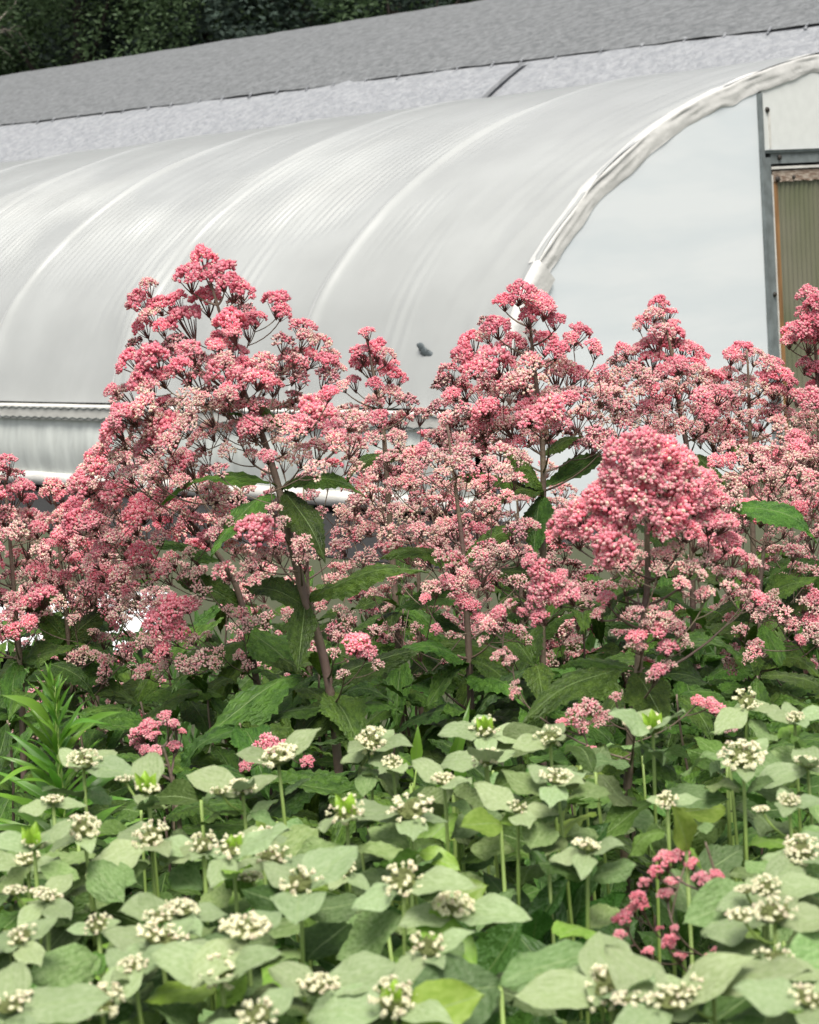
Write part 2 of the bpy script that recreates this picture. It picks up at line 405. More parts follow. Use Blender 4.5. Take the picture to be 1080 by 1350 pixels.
# ------------------------------------------------------------------ big shade house behind
sh = empty('shade_house', G(8, 15, GZ), 'larger greenhouse behind, its roof draped in dark and pale grey shade cloth', 'greenhouse')
def S2(s, u, z): return G(s, u, z + .0175 * (s - 9))
sprof = [(9.2, GZ), (9.2, 2.1), (9.55, 2.75), (10.2, 3.25), (11.0, 3.68), (12.0, 4.10), (13.2, 4.53), (14.6, 4.93), (16.2, 5.19), (18, 5.28)]
low = resample(sprof[:5] + [(11.3, 3.765)], 32); high = resample(sprof[4:], 40)
def drape(pr, off, name, mt, seed):
    mb = MB(); ss = list(np.arange(-6, 34, .16)); vs = []; nr = normals(pr)
    for s in ss:
        for (u, z), (nu, nz) in zip(pr, nr):
            q = off + .022 * ns(s * .8, u * 1.5, seed) + .012 * ns(s * 3, u * 4, seed)
            vs.append(S2(s, u + nu * q, z + nz * q))
    k = len(pr); mb.add(vs, [(i * k + j, i * k + j + 1, (i + 1) * k + j + 1, (i + 1) * k + j) for i in range(len(ss) - 1) for j in range(k - 1)])
    return mb.build(name, mt, sh)
lc = drape(low, 0, 'pale_cloth', M['shade_light'], 1)
# the upper cloth ends in a scalloped, clipped edge
hi2 = [(2 * 18 - a, b) for a, b in reversed(sprof[:-1])]
highfull = high + resample([high[-1]] + hi2, 40)[1:]
uc = drape(highfull, .022, 'dark_cloth', M['shade_dark'], 2)
for k in range(34):                                        # cloth loops pinned along the lap
    sk = 2.2 + .62 * k + .34 * ns(k * 1.7, 0, 3); mb = MB()
    for q in range(4): blob(mb, S2(sk + .04 * ns(k, q, 1), 10.93 + .02 * q, 3.655 + .02 * q + .02 * ns(q, k, 2)), .020 + .016 * ns(k * 1.3, q, 5), BX, .6, 0, ICO1, .3)
    mb.build('cloth_loop', M['shade_light'], sh)
mb = MB(); vs = []; lr = normals(low)
for (u, z), (nu, nz) in list(zip(low, lr))[:-3]:
    for d in (-.05, .05): vs.append(S2(9.6 + d, u + nu * .045, z + nz * .045))
mb.add(vs, [(2 * i, 2 * i + 1, 2 * i + 3, 2 * i + 2) for i in range(len(low) - 4)]); mb.build('seam', M['seam'], sh)
for s_ in (-5.9, 33.8):
    mb = MB(); allp = low[:-1] + highfull[1:]
    vs = [S2(s_, u, z) for u, z in allp] + [S2(s_, u, GZ) for u, z in allp]; nn = len(allp)
    mb.add(vs, [(i, i + 1, nn + i + 1, nn + i) for i in range(nn - 1)]); mb.build('gable_cloth', M['gable'], sh)

# ------------------------------------------------------------------ trees behind
def crown_mesh(seed, R, H, nclump, per, leaf):
    r = random.Random(seed); mb = MB()
    for c in range(nclump):
        th = r.uniform(0, 6.283); h = r.uniform(0, 1); rr = R * (max(0.0, math.sin(math.pi * (h * .82 + .12))) ** .7) * r.uniform(.45, 1.0)
        cc = Vector((rr * math.cos(th), rr * math.sin(th), h * H)); cr = r.uniform(.5, 1.1) * R * .24
        for _ in range(per):
            d = Vector((r.gauss(0, 1), r.gauss(0, 1), r.gauss(0, .75))).normalized() * (cr * r.uniform(.4, 1) ** .5)
            p = cc + d; a = Vector((r.gauss(0, 1), r.gauss(0, 1), r.gauss(0, .5))).normalized(); b = a.cross(Vector((r.gauss(0, 1), r.gauss(0, 1), r.gauss(0, 1)))).normalized()
            l = leaf * r.uniform(.6, 1.3); a *= l; b *= l * .45
            mb.add([p - a, p + b, p + a, p - b], [(0, 1, 2, 3)])
    return mb
cmesh = [crown_mesh(50 + k, 3.4, 9.5, 150, 300, .058).mesh('crown', M['tree_leaf'], smooth=False) for k in range(3)]
cmeshd = [crown_mesh(60 + k, 4.4, 13, 170, 260, .09).mesh('crown', M['tree_leaf_dark'], smooth=False) for k in range(2)]
def tree(x, D, hgt, dark, lab, k, base=1.2):
    b = P(x, 300, D); b.z = GZ; sc = hgt / (14.5 if dark else 11)
    t = empty('tree', b, lab, 'tree', 'trees behind the greenhouses')
    mb = MB(); r = random.Random(k)
    H = hgt * .9; pts = [b + Vector((.15 * math.sin(q * 1.3 + k), .15 * math.cos(q + k), H * q / 6)) for q in range(7)]
    mb.tube(pts, [.22 * sc * (1 - q / 7.5) + .02 for q in range(7)], 8)
    for q in range(11):
        z = H * (.25 + .055 * q); a = r.uniform(0, 6.28); L = r.uniform(1.2, 2.8) * sc
        p = b + Z * z; mb.tube([p, p + Vector((math.cos(a) * L * .5, math.sin(a) * L * .5, L * .35)), p + Vector((math.cos(a) * L, math.sin(a) * L, L * .9))], [.07 * sc, .045 * sc, .015], 5)
    mb.build('trunk', M['bark'], t)
    me = (cmeshd if dark else cmesh)[k % (2 if dark else 3)]
    mm = Matrix.Translation(b + Z * base) @ Matrix.Rotation(k * 1.7, 4, 'Z') @ Matrix.Diagonal((sc, sc, sc, 1))
    link('crown', me, t, mm)
tl = [(-40, 52, 11, 0, 'broad green leafy tree at the far left behind the shade house', 0), (130, 50, 13, 0, 'brighter green rounded tree left of the dark gap behind the shade house', 1),
      (60, 57, 16, 0, 'tall mid green tree between the two front trees at far left', 2), (290, 52, 15, 1, 'dark tree with its trunk showing in the shaded gap', 3),
      (420, 51, 15, 1, 'dark green tree right of the shaded gap', 4), (540, 50, 14, 0, 'green tree whose crown just tops the shade house roof', 5),
      (210, 62, 18, 1, 'very dark tall tree in the second row, behind the gap', 6), (380, 63, 18, 1, 'very dark tall tree in the second row, right of the gap', 7),
      (20, 63, 18, 1, 'very dark tall tree in the second row at far left', 8), (560, 62, 18, 1, 'very dark tall tree in the second row nearest the roof peak', 9), (700, 60, 17, 1, 'dark tree hidden beyond the roof at the right', 10), (-200, 56, 17, 1, 'dark tree outside left of the row', 11)]
for a in tl: tree(*a[:6][0:1], *a[1:3], a[3], a[4], a[5])
# far wood closing the gaps
mb = MB(); r = random.Random(3)
for _ in range(9000):
    x = r.uniform(-500, 1500); b = P(x, 300, r.uniform(72, 80)); b.z = GZ + r.uniform(0, 17) 
    a = Vector((r.gauss(0, 1), r.gauss(0, .4), r.gauss(0, 1))).normalized(); c = a.cross(Vector((0.2, 1, .1))).normalized()
    l = r.uniform(.5, 1.1); mb.add([b - a * l, b + c * l * .6, b + a * l, b - c * l * .6], [(0, 1, 2, 3)])
tag(mb.build('far_wood', M['tree_leaf_dark'], smooth=False), 'dark distant wood filling the gaps between the trees', 'wood', kind='stuff')
# bare pale limbs at the far left
bt = empty('bare_tree', P(-30, 300, 47).xy.to_3d() + Z * GZ, 'leafless pale branching sapling at the far left edge in front of the trees', 'tree')
mb = MB(); D = 47
def pl(pts, r0, r1):
    q = [P(x, y, D + .2 * i) for i, (x, y) in enumerate(pts)]
    mb.tube(q, [r0 + (r1 - r0) * i / (len(q) - 1) for i in range(len(q))], 5)
bb = P(-30, 300, D); bb.z = GZ
mb.tube([bb, P(-28, 150, D), P(-22, 80, D), P(-12, 40, D)], [.07, .06, .05, .04], 6)
pl([(-12, 40), (0, 25), (10, 15), (20, 5), (24, -15)], .035, .012); pl([(-22, 80), (-5, 45), (10, 40), (25, 42), (36, 60), (48, 78)], .03, .008)
pl([(-14, 44), (8, 38), (18, 50), (30, 66)], .02, .006); pl([(-20, 60), (0, 62), (12, 72), (20, 80)], .02, .006); pl([(10, 15), (14, 22), (22, 24)], .012, .005); pl([(10, 40), (20, 34), (34, 36)], .012, .005)
mb.build('trunk', M['palebark'], bt)

# ------------------------------------------------------------------ white sheet on the ground
mb = MB(); c, _ = onz(40, 850, GZ); n = 26; vs = []
for i in range(n):
    for j in range(n):
        x = (i / (n - 1) - .5) * 1.5; y = (j / (n - 1) - .5) * 1.3
        vs.append(c + Vector((x - .15, y, .03 + .09 * abs(ns(x * 3, y * 3, 1)) + .05 * ns(x * 9, y * 9, 2) + .05)))
mb.add(vs, [(i * n + j, (i + 1) * n + j, (i + 1) * n + j + 1, i * n + j + 1) for i in range(n - 1) for j in range(n - 1)])
tag(mb.build('ground_sheet', M['tarp']), 'crumpled white plastic sheet lying on the ground behind the flowers at left', 'sheet')

# ------------------------------------------------------------------ joe-pye flower clusters and leaves
def cluster_mesh(seed, weights, nsub, per, br, spread=1.0, loose=False):
    r = random.Random(seed); mb = MB()
    mats = [M['sprig'], M['hot'], M['pink'], M['pale'], M['cream'], M['mauve'], M['brown']]
    keys = ['hot', 'pink', 'pale', 'cream', 'mauve', 'brown']
    base = Vector((0, 0, -1.15))
    for k in range(nsub):
        a = k * 2.399 + r.uniform(-.3, .3); rr = math.sqrt((k + .5) / nsub) * .82
        c = Vector((rr * math.cos(a), rr * math.sin(a), .55 - .75 * rr * rr + r.uniform(-.16, .16)))
        mb.tube([base, base.lerp(c, .5) + Vector((0, 0, -.12)), c - Vector((0, 0, .12))], [.05, .035, .025], 4, 0, cap=False)
        up = Vector((c.x * .8, c.y * .8, .9)).normalized()
        sr = r.uniform(.26, .36) * spread
        for q in range(int(per * 1.45)):
            d = Vector((r.gauss(0, 1), r.gauss(0, 1), r.gauss(0, 1))).normalized()
            if d.dot(up) < -.15: d = -d
            rad = sr * r.uniform(.75, 1.05)
            p = c + d * rad * (1 if not loose else r.uniform(.8, 1.35))
            kk = r.choices(keys, weights)[0]; mi = keys.index(kk) + 1
            b = br * .84 * r.uniform(.65, 1.2)
            blob(mb, p, b, d + up * .5, r.uniform(1.0, 1.5), mi, ICO1, .2)
            for _ in range(2):                             # thread-like styles
                e = (d + up * .3 + Vector((r.gauss(0, .45), r.gauss(0, .45), r.gauss(0, .45)))).normalized(); sd_ = e.cross(Vector((r.gauss(0, 1), r.gauss(0, 1), r.gauss(0, 1)))).normalized() * .014
                mb.add([p - sd_, p + sd_, p + e * b * 2.3], [(0, 1, 2)], min(mi + 1, 3) if mi < 3 else mi)
            if r.random() < (.5 if loose else .15):     # open tips
                blob(mb, p + (d + up * .4).normalized() * b * 1.25, b * .5, d, 1.0, 4 if r.random() < .6 else 3, ICO1, .15)
    return mb.mesh('flower_cluster', mats)
CL = {
 'hot':  [cluster_mesh(100 + i, (60, 32, 2, 0, 6, 0), 11, 17, .125) for i in range(5)],
 'pink': [cluster_mesh(120 + i, (18, 66, 12, 3, 1, 0), 12, 15, .118) for i in range(5)],
 'dusty':[cluster_mesh(140 + i, (3, 30, 38, 20, 6, 3), 10, 13, .115, 1.0, True) for i in range(5)],
 'pale': [cluster_mesh(160 + i, (0, 10, 46, 36, 4, 4), 8, 10, .11, 1.05, True) for i in range(5)],
 'dull': [cluster_mesh(180 + i, (8, 10, 14, 5, 33, 30), 9, 12, .12, 1.0, True) for i in range(4)],  # muted buds, partly painting in the shade inside the flower heads
 'brown':[cluster_mesh(200 + i, (0, 3, 5, 4, 30, 60), 9, 10, .12, 1.0, True) for i in range(3)],
}
def leaf_mesh(name, seed, wr, arch, fold, serr, m0, peak=.38, nl=24, veins=.0, curl=0., tipexp=1.3):
    r = random.Random(seed); mb = MB(); nx = [-1, -.75, -.5, -.25, -.02, .02, .25, .5, .75, 1]; vs = []
    tw = r.uniform(-.25, .25); ph = r.uniform(0, 9)
    for i in range(nl + 1):
        t = i / nl
        wv = (t / peak) ** .75 if t < peak else max(0, (1 - ((t - peak) / (1 - peak)) ** tipexp))
        wv = min(wv, 1) * .5
        wv = .012 + wv
        sr = 1 + serr * (((i % 2) * 2) - 1) * (1 if .08 < t < .96 else 0)
        zc = arch * 4 * t * (1 - t) + .03 * math.sin(t * 7 + ph) * curl
        for q in nx:
            x = q * wv * (sr if abs(q) == 1 else 1)
            z = zc + fold * abs(x) * wr + veins * wr * (abs(q) > .1) * math.sin(t * 2 * math.pi * 9 - abs(q) * 3) + curl * .10 * wr * math.sin(t * 11 + q * 2 + ph) * abs(q) ** 2 + tw * x * wr * t
            vs.append(Vector((x, t + (-.02 * abs(q) if abs(q) > .1 else 0), z)))
    k = len(nx)
    for i in range(nl):
        for j in range(k - 1):
            pass
    fs = []; 
    mb.add(vs, [(i * k + j, i * k + j + 1, (i + 1) * k + j + 1, (i + 1) * k + j) for i in range(nl) for j in range(k - 1) if j != 4])
    mb2 = [(i * k + 4, i * k + 5, (i + 1) * k + 5, (i + 1) * k + 4) for i in range(nl)]
    for f in mb2: mb.f.append(f); mb.m.append(1)
    return mb.mesh(name, m0)
jm = [M['jleaf'], M['jvein']]
JL = [leaf_mesh('leaf', 300 + i, .3, a, f, .07, jm, .38, 30, .035, c) for i, (a, f, c) in enumerate([(.10, -.35, .6), (.16, -.5, .9), (.05, .3, 1.0), (.22, -.2, .8), (-.04, .45, .6), (.12, .2, 1.3)])]
ML = [leaf_mesh('leaf', 320 + i, .6, a, f, .012, [M['mleaf'], M['mvein']], .40, 16, .022, c, 2.4) for i, (a, f, c) in enumerate([(.06, .15, .5), (.10, -.12, .9), (.03, .28, .4), (.14, .05, 1.0), (-.05, .2, .7), (.02, -.05, 1.2)])]
MLi = [leaf_mesh('leaf', 335 + i, .58, a, f, .01, [M['mlime'], M['mvein']], .40, 16, .02, .6, 2.3) for i, (a, f) in enumerate([(.08, .2), (.12, -.1)])]
MG = [leaf_mesh('leaf', 340 + i, .5, a, f, .012, [M['mleafg'], M['mvein']], .38, 16, .022, c, 2.2) for i, (a, f, c) in enumerate([(.08, .3, .8), (.14, -.25, 1.2), (.03, .4, .6)])]
MBr = [leaf_mesh('bract', 360 + i, .5, a, f, .01, [M['mbract'], M['mvein']], .40, 14, .018, c, 2.3) for i, (a, f, c) in enumerate([(.08, .2, .6), (.10, -.1, .9), (.03, .3, .4)])]
YL = leaf_mesh('young_leaf', 380, .5, .08, .6, .01, [M['young'], M['young']], .35, 10, 0, .6, 1.8)
GL = [leaf_mesh('leaf', 400 + i, .14, a, f, .03, [M['gleaf'], M['jvein']], .4, 16, 0, .4, 1.2) for i, (a, f) in enumerate([(.05, .4), (.14, .2), (.1, -.2)])]
BL = [leaf_mesh('leaf', 420 + i, .4, a, f, .01, [M['broad'], M['jvein']], .5, 18, .03, .7, 1.7) for i, (a, f) in enumerate([(.08, .5), (.14, -.3), (.04, .4)])]

def bez(a, b, c, n=5):
    return [a * (1 - t) ** 2 + b * 2 * t * (1 - t) + c * t * t for t in [i / n for i in range(n + 1)]]

class Plant:
    def __init__(s, name, label, cat, group, stem, D, r0=.007, r1=.002, dj=.0, seed=0, matname='stem', lean=0.0):
        s.rn = random.Random(seed + 11); s.D = D; s.todo = []
        n = len(stem); s.pts = [P(x, y, D + lean * i / n) for i, (x, y) in enumerate(stem)]
        # carry the stem down to the soil
        last = s.pts[-1]; prev = s.pts[-2]; dirn = (last - prev).normalized(); 
        foot = Vector((last.x + dirn.x * .12, last.y + dirn.y * .05, GZ)); s.pts.append(last.lerp(foot, .5) + Vector((dirn.x * .03, 0, 0))); s.pts.append(foot)
        # smooth
        s.root = empty(name, foot, label, cat, group)
        s.sm = MB(); N = len(s.pts)
        dense = []
        for i in range(N - 1):
            a = s.pts[max(i - 1, 0)]; b = s.pts[i]; c = s.pts[i + 1]; d = s.pts[min(i + 2, N - 1)]
            for k in range(4):
                f = k / 4
                dense.append(.5 * ((2 * b) + (-a + c) * f + (2 * a - 5 * b + 4 * c - d) * f * f + (-a + 3 * b - 3 * c + d) * f ** 3))
        dense.append(s.pts[-1]); s.dense = dense
        K = len(dense); s.sm.tube(dense, [r1 + (r0 - r1) * min(1, (i / K) * 2.0) for i in range(K)], 8)
        s.matname = matname
    def stem_at(s, z):
        best = min(s.dense, key=lambda p: abs(p.z - z)); return best.copy()
    def cluster(s, x, y, rpx, kind, dd=None, zoff=None):
        D = s.D + (dd if dd is not None else s.rn.uniform(-.09, .09))
        c = P(x, y, D); rad = rpx / FPX * D * 1.06
        ax = s.stem_at(c.z); hor = Vector((c.x - ax.x, c.y - ax.y, 0)); hl = hor.length
        out = (hor / hl if hl > 1e-4 else Vector((0, 0, 0)))
        up = (Z + out * min(.8, hl * 3.2) + Vector((0, -.35, 0)) + Vector((s.rn.uniform(-.25, .25), s.rn.uniform(-.2, .2), 0))).normalized()
        s.todo.append((hl, c, rad, out, up, kind))
    def grow(s):
        nodes = [(p, .0034) for p in s.dense if p.z > .25]
        for hl, c, rad, out, up, kind in sorted(s.todo, key=lambda q: q[0]):
            bottom = c - up * rad * .95; best = None
            for p, r in nodes:
                d = bottom - p; L = d.length
                if L < .006: continue
                slope = d.z / L; cost = L * (1 + 2.5 * max(0, .45 - slope))
                if best is None or cost < best[0]: best = (cost, p, r)
            _, j, r = best; L = (bottom - j).length
            mid = j.lerp(bottom, .5) + Vector((out.x * .12, out.y * .12, -.10)) * L
            pts = bez(j, mid, bottom, 5); r0 = min(r * .85, .0026)
            s.sm.tube(pts, [r0 + (.0011 - r0) * q / 5 for q in range(6)], 5, 0, cap=False)
            for q, p in enumerate(pts[1:5]): nodes.append((p, r0 + (.0011 - r0) * (q + 1) / 5))
            q = up.to_track_quat('Z', 'Y').to_matrix().to_4x4() @ Matrix.Rotation(s.rn.uniform(0, 6.28), 4, 'Z')
            f = s.rn.uniform(.92, 1.15)
            mm = Matrix.Translation(c) @ q @ Matrix.Diagonal((rad * f, rad * s.rn.uniform(.92, 1.15), rad * s.rn.uniform(.85, 1.1), 1))
            link('flower_cluster', s.rn.choice(CL[kind]), s.root, mm)
    def fill(s, poly, n, rmin, rmax, kinds, dd=.22):
        xs = [p[0] for p in poly]; ys = [p[1] for p in poly]; c = 0; tries = 0; placed = []
        while c < n and tries < n * 60:
            tries += 1
            x = s.rn.uniform(min(xs), max(xs)); y = s.rn.uniform(min(ys), max(ys))
            if not inside(x, y, poly): continue
            r = s.rn.uniform(rmin, rmax)
            if any((x - a) ** 2 + (y - b) ** 2 < (.62 * (r + q)) ** 2 for a, b, q in placed) and tries < n * 40: continue
            placed.append((x, y, r)); c += 1
            s.cluster(x, y, r, s.rn.choices(list(kinds), list(kinds.values()))[0], s.rn.uniform(-dd, dd))
    def leaf(s, base, tip, wpx, k=None, db=0, dt=0, meshes=None, up=None):
        k = s.rn.randrange(99) if k is None else k
        b = P(*base, s.D + db); t = P(*tip, s.D + dt); ms_ = meshes or JL
        upv = up or (Z * .8 + Vector((0, -.5, 0)) + Vector((s.rn.uniform(-.2, .2), 0, 0)))
        link('leaf', ms_[k % len(ms_)], s.root, frame(b, t, upv, wpx / FPX * s.D))
    def leaf3(s, b, t, wid, k=None, meshes=None, up=None):
        ms_ = meshes or JL; k = s.rn.randrange(99) if k is None else k
        link('leaf', ms_[k % len(ms_)], s.root, frame(b, t, up or (Z + Vector((0, -.3, 0))), wid))
    def whorls(s, z0, z1, step, L, n=4, tilt=(-1.0, .4)):
        z = z0; a0 = s.rn.uniform(0, 6)
        while z > z1:
            b = s.stem_at(z); a0 += .8
            for q in range(n):
                a = a0 + q * 6.283 / n + s.rn.uniform(-.25, .25); l = L * s.rn.uniform(.75, 1.15)
                d = Vector((math.cos(a), math.sin(a), s.rn.uniform(*tilt))).normalized()
                s.leaf3(b + d * .008, b + d * l, l * s.rn.uniform(.24, .34))
            z -= step * s.rn.uniform(.85, 1.15)
    def done(s):
        s.grow(); s.sm.build('stem', M[s.matname], s.root)

def inside(x, y, poly):
    c = False; j = len(poly) - 1
    for i in range(len(poly)):
        xi, yi = poly[i]; xj, yj = poly[j]
        if (yi > y) != (yj > y) and x < (xj - xi) * (y - yi) / (yj - yi) + xi: c = not c
        j = i
    return c
JG = 'pink flowering plants in front of the greenhouse'
def joe(label, stem, D, seed, **k): return Plant('flowering_plant', label, 'flowering plant', JG, stem, D, seed=seed, **k)

# A: the tall left plant
A = joe('tallest pink flowering plant, its deep pink peak rising against the greenhouse at left', [(272, 352), (292, 420), (308, 475), (325, 525), (345, 572), (368, 645), (385, 720), (403, 790), (425, 860), (438, 930), (446, 1010), (456, 1120)], 3.6, 1, r0=.0085)
for c in [(268, 344, 19), (250, 366, 21), (290, 362, 22), (306, 378, 18), (321, 386, 14), (273, 396, 21), (232, 398, 17), (243, 426, 24), (304, 428, 23), (325, 432, 17), (337, 420, 13), (290, 450, 16), (365, 400, 19), (372, 412, 12)]:
    A.cluster(*c, 'hot', U(-.05, .05))
for c in [(196, 378, 13), (184, 399, 17), (206, 404, 15), (188, 432, 14), (213, 432, 12), (198, 418, 14)]: A.cluster(*c, rnd.choice(['hot', 'dusty']), U(-.05, .05))
for c in [(172, 478, 18), (200, 474, 21), (222, 468, 18), (190, 505, 21), (214, 498, 15), (250, 464, 17), (289, 458, 15), (295, 493, 25), (316, 502, 20), (342, 500, 18), (326, 484, 14), (148, 515, 10), (300, 520, 16), (360, 510, 14)]:
    A.cluster(*c, rnd.choice(['hot', 'pink', 'pink']), U(-.08, .08))
for c in [(240, 490, 20), (258, 502, 17), (270, 482, 17), (374, 452, 15), (388, 470, 13), (312, 400, 12), (326, 410, 11), (230, 450, 12), (180, 455, 12), (350, 485, 14), (274, 520, 14)]:
    A.cluster(*c, rnd.choice(['brown', 'dull', 'dull']), .05)
for c in [(398, 432, 16), (402, 448, 14), (418, 455, 19), (431, 478, 16), (411, 474, 17), (388, 492, 15), (438, 468, 10), (446, 486, 10)]: A.cluster(*c, rnd.choice(['hot', 'pink', 'dusty']), U(-.05, .1))
for c in [(165, 548, 19), (150, 568, 20), (186, 543, 18), (222, 570, 27), (195, 590, 18), (242, 614, 20), (330, 558, 14), (416, 545, 25), (440, 570, 19), (398, 560, 16)]: A.cluster(*c, 'pink', U(-.12, -.02))
A.fill([(160, 520), (300, 520), (470, 540), (475, 620), (400, 625), (330, 600), (250, 640), (120, 640)], 66, 11, 18, {'dusty': 5, 'pale': 3, 'dull': 2, 'pink': 2}, .2)
A.fill([(280, 680), (330, 640), (420, 680), (430, 760), (300, 770)], 14, 8, 13, {'pale': 5, 'dusty': 4}, .15)
A.fill([(180, 500), (205, 440), (330, 440), (440, 500), (440, 540), (200, 540)], 24, 10, 17, {'pink': 3, 'dusty': 4, 'dull': 3, 'hot': 2}, .15)
A.leaf((366, 643), (212, 664), 30, 3, 0, -.05); A.leaf((362, 655), (278, 738), 52, 1, 0, -.12); A.leaf((372, 645), (484, 656), 30, 3, 0, -.05)
A.leaf((375, 648), (430, 742), 54, 0, 0, -.1); A.leaf((345, 575), (300, 545), 18, 3); A.leaf((332, 535), (378, 570), 20, 1); A.leaf((405, 790), (565, 752), 52, 0, 0, -.1)
A.leaf((408, 800), (318, 770), 44, 2, 0, .1); A.leaf((402, 792), (392, 885), 44, 4, 0, -.1); A.leaf((432, 910), (480, 992), 62, 2, 0, -.1); A.leaf((436, 905), (560, 862), 48, 1, 0, .05)
A.leaf((398, 895), (243, 1012), 62, 1, 0, -.14); A.leaf((440, 920), (380, 1000), 50, 0)
for c in [(338, 702, 24), (362, 712, 13)]: A.cluster(*c, 'pink', -.1)
for c in [(395, 722, 13), (395, 738, 10), (300, 690, 12), (284, 706, 13), (296, 755, 14), (330, 745, 12), (372, 690, 11), (318, 760, 9), (345, 730, 11), (306, 722, 10)]: A.cluster(*c, rnd.choice(['dusty', 'pale']), -.08)
for c in [(470, 850, 17), (484, 862, 12)]: A.cluster(*c, 'pink', -.1)
for c in [(494, 832, 9), (440, 862, 9), (452, 890, 9), (497, 878, 9), (445, 840, 8)]: A.cluster(*c, 'pale', -.1)
for c in [(372, 985, 10), (352, 985, 15), (395, 980, 10), (325, 1010, 9), (405, 1005, 9), (340, 1000, 10)]: A.cluster(*c, 'pink', -.35)
A.whorls(.80, .2, .14, .17); A.done()

Pp = joe('pink flowering plant left of the tallest one, a broad dusty pink bank of small clusters', [(165, 560), (190, 610), (218, 650), (262, 700), (300, 750), (320, 800), (335, 880), (347, 950), (352, 1010), (360, 1110)], 4.0, 2)
Pp.fill([(120, 590), (165, 600), (240, 630), (330, 640), (300, 680), (230, 760), (150, 790), (100, 720), (95, 650)], 62, 12, 20, {'pink': 5, 'dusty': 6, 'hot': 1, 'pale': 3}, .2)
for c in [(110, 640, 20), (130, 610, 19), (150, 650, 19), (185, 678, 20), (120, 690, 17)]: Pp.cluster(*c, 'pink', -.2)
for c in [(225, 805, 22), (208, 822, 18), (232, 832, 16), (215, 858, 12), (248, 800, 14)]: Pp.cluster(*c, 'pink', -.25)
for c in [(265, 780, 12), (190, 845, 11), (200, 790, 14), (242, 875, 12), (270, 872, 15), (255, 885, 10), (285, 875, 10), (302, 806, 9), (250, 845, 10), (155, 812, 12), (160, 760, 14), (260, 755, 10)]: Pp.cluster(*c, 'pale', -.25)
Pp.fill([(150, 740), (340, 720), (330, 880), (180, 890)], 26, 8, 13, {'pale': 5, 'dusty': 3}, .25)
Pp.leaf((290, 740), (190, 720), 38, 0, 0, -.1); Pp.leaf((320, 800), (225, 760), 40, 2); Pp.leaf((325, 830), (400, 900), 55, 0, 0, -.1); Pp.leaf((330, 850), (230, 905), 50, 1, 0, -.1)
Pp.whorls(.80, .2, .13, .17); Pp.done()

A2 = joe('small slim pink flower spike standing right of the tallest plant', [(482, 440), (492, 490), (503, 540), (508, 600), (515, 700), (525, 850), (535, 1050)], 4.4, 3, r0=.007)
for c in [(483, 440, 11), (478, 466, 16), (496, 462, 15), (510, 470, 12), (488, 485, 17), (512, 492, 14), (472, 478, 12), (528, 500, 10), (465, 505, 11), (515, 520, 14), (495, 508, 12), (520, 480, 8), (452, 510, 10), (527, 524, 9)]: A2.cluster(*c, rnd.choice(['pink', 'dusty', 'hot']), U(-.08, .08))
A2.fill([(455, 530), (560, 530), (600, 600), (560, 660), (480, 640)], 26, 11, 17, {'dusty': 5, 'pink': 2, 'pale': 3, 'dull': 1}, .2)
A2.leaf((508, 600), (455, 640), 30, 3); A2.leaf((510, 610), (570, 600), 28, 3); A2.whorls(.80, .2, .14, .18); A2.done()

B = joe('pink flowering plant crowned in front of the rolled film edge of the greenhouse', [(692, 385), (698, 420), (703, 470), (710, 530), (716, 600), (716, 700), (715, 800), (716, 900), (718, 1080)], 4.2, 4)
for c in [(686, 388, 19), (665, 398, 13), (707, 398, 17), (700, 418, 15), (720, 408, 14), (732, 424, 13), (655, 432, 17), (640, 442, 14), (676, 456, 18), (620, 452, 16), (612, 470, 16), (648, 478, 24), (624, 488, 16), (668, 480, 15), (720, 452, 18), (735, 462, 16), (765, 440, 15), (782, 456, 11), (752, 448, 11), (786, 466, 8), (700, 480, 16), (735, 490, 22), (760, 495, 15), (690, 505, 15), (648, 505, 15)]:
    B.cluster(*c, rnd.choice(['hot', 'pink', 'hot', 'pink', 'dusty']), U(-.1, .08))
for c in [(606, 482, 12), (590, 492, 15), (586, 508, 14), (640, 425, 9), (610, 505, 10), (700, 440, 10), (598, 520, 12), (760, 455, 8), (690, 465, 10)]: B.cluster(*c, rnd.choice(['brown', 'dull']), .05)
B.fill([(580, 500), (660, 500), (800, 490), (830, 560), (800, 590), (700, 590), (640, 600), (570, 580)], 76, 11, 18, {'dusty': 5, 'pink': 3, 'pale': 3, 'dull': 3}, .22)
for c in [(728, 540, 20), (700, 552, 18), (640, 540, 17), (740, 560, 14)]: B.cluster(*c, 'pink', -.2)
B.fill([(640, 690), (730, 690), (710, 900), (640, 880)], 12, 8, 12, {'pale': 5, 'dusty': 3}, .2)
B.leaf((716, 655), (648, 588), 42, 1, 0, -.05); B.leaf((712, 652), (588, 632), 40, 0, 0, -.1); B.leaf((716, 650), (640, 680), 38, 3, 0, -.1); B.leaf((718, 640), (820, 590), 34, 4, 0, .1); B.leaf((716, 600), (770, 575), 26, 0)
B.leaf((716, 655), (705, 745), 46, 1, 0, -.1); B.leaf((714, 890), (560, 850), 55, 0, 0, -.1); B.leaf((716, 760), (640, 770), 40, 3)
B.whorls(.80, .2, .13, .19); B.done()

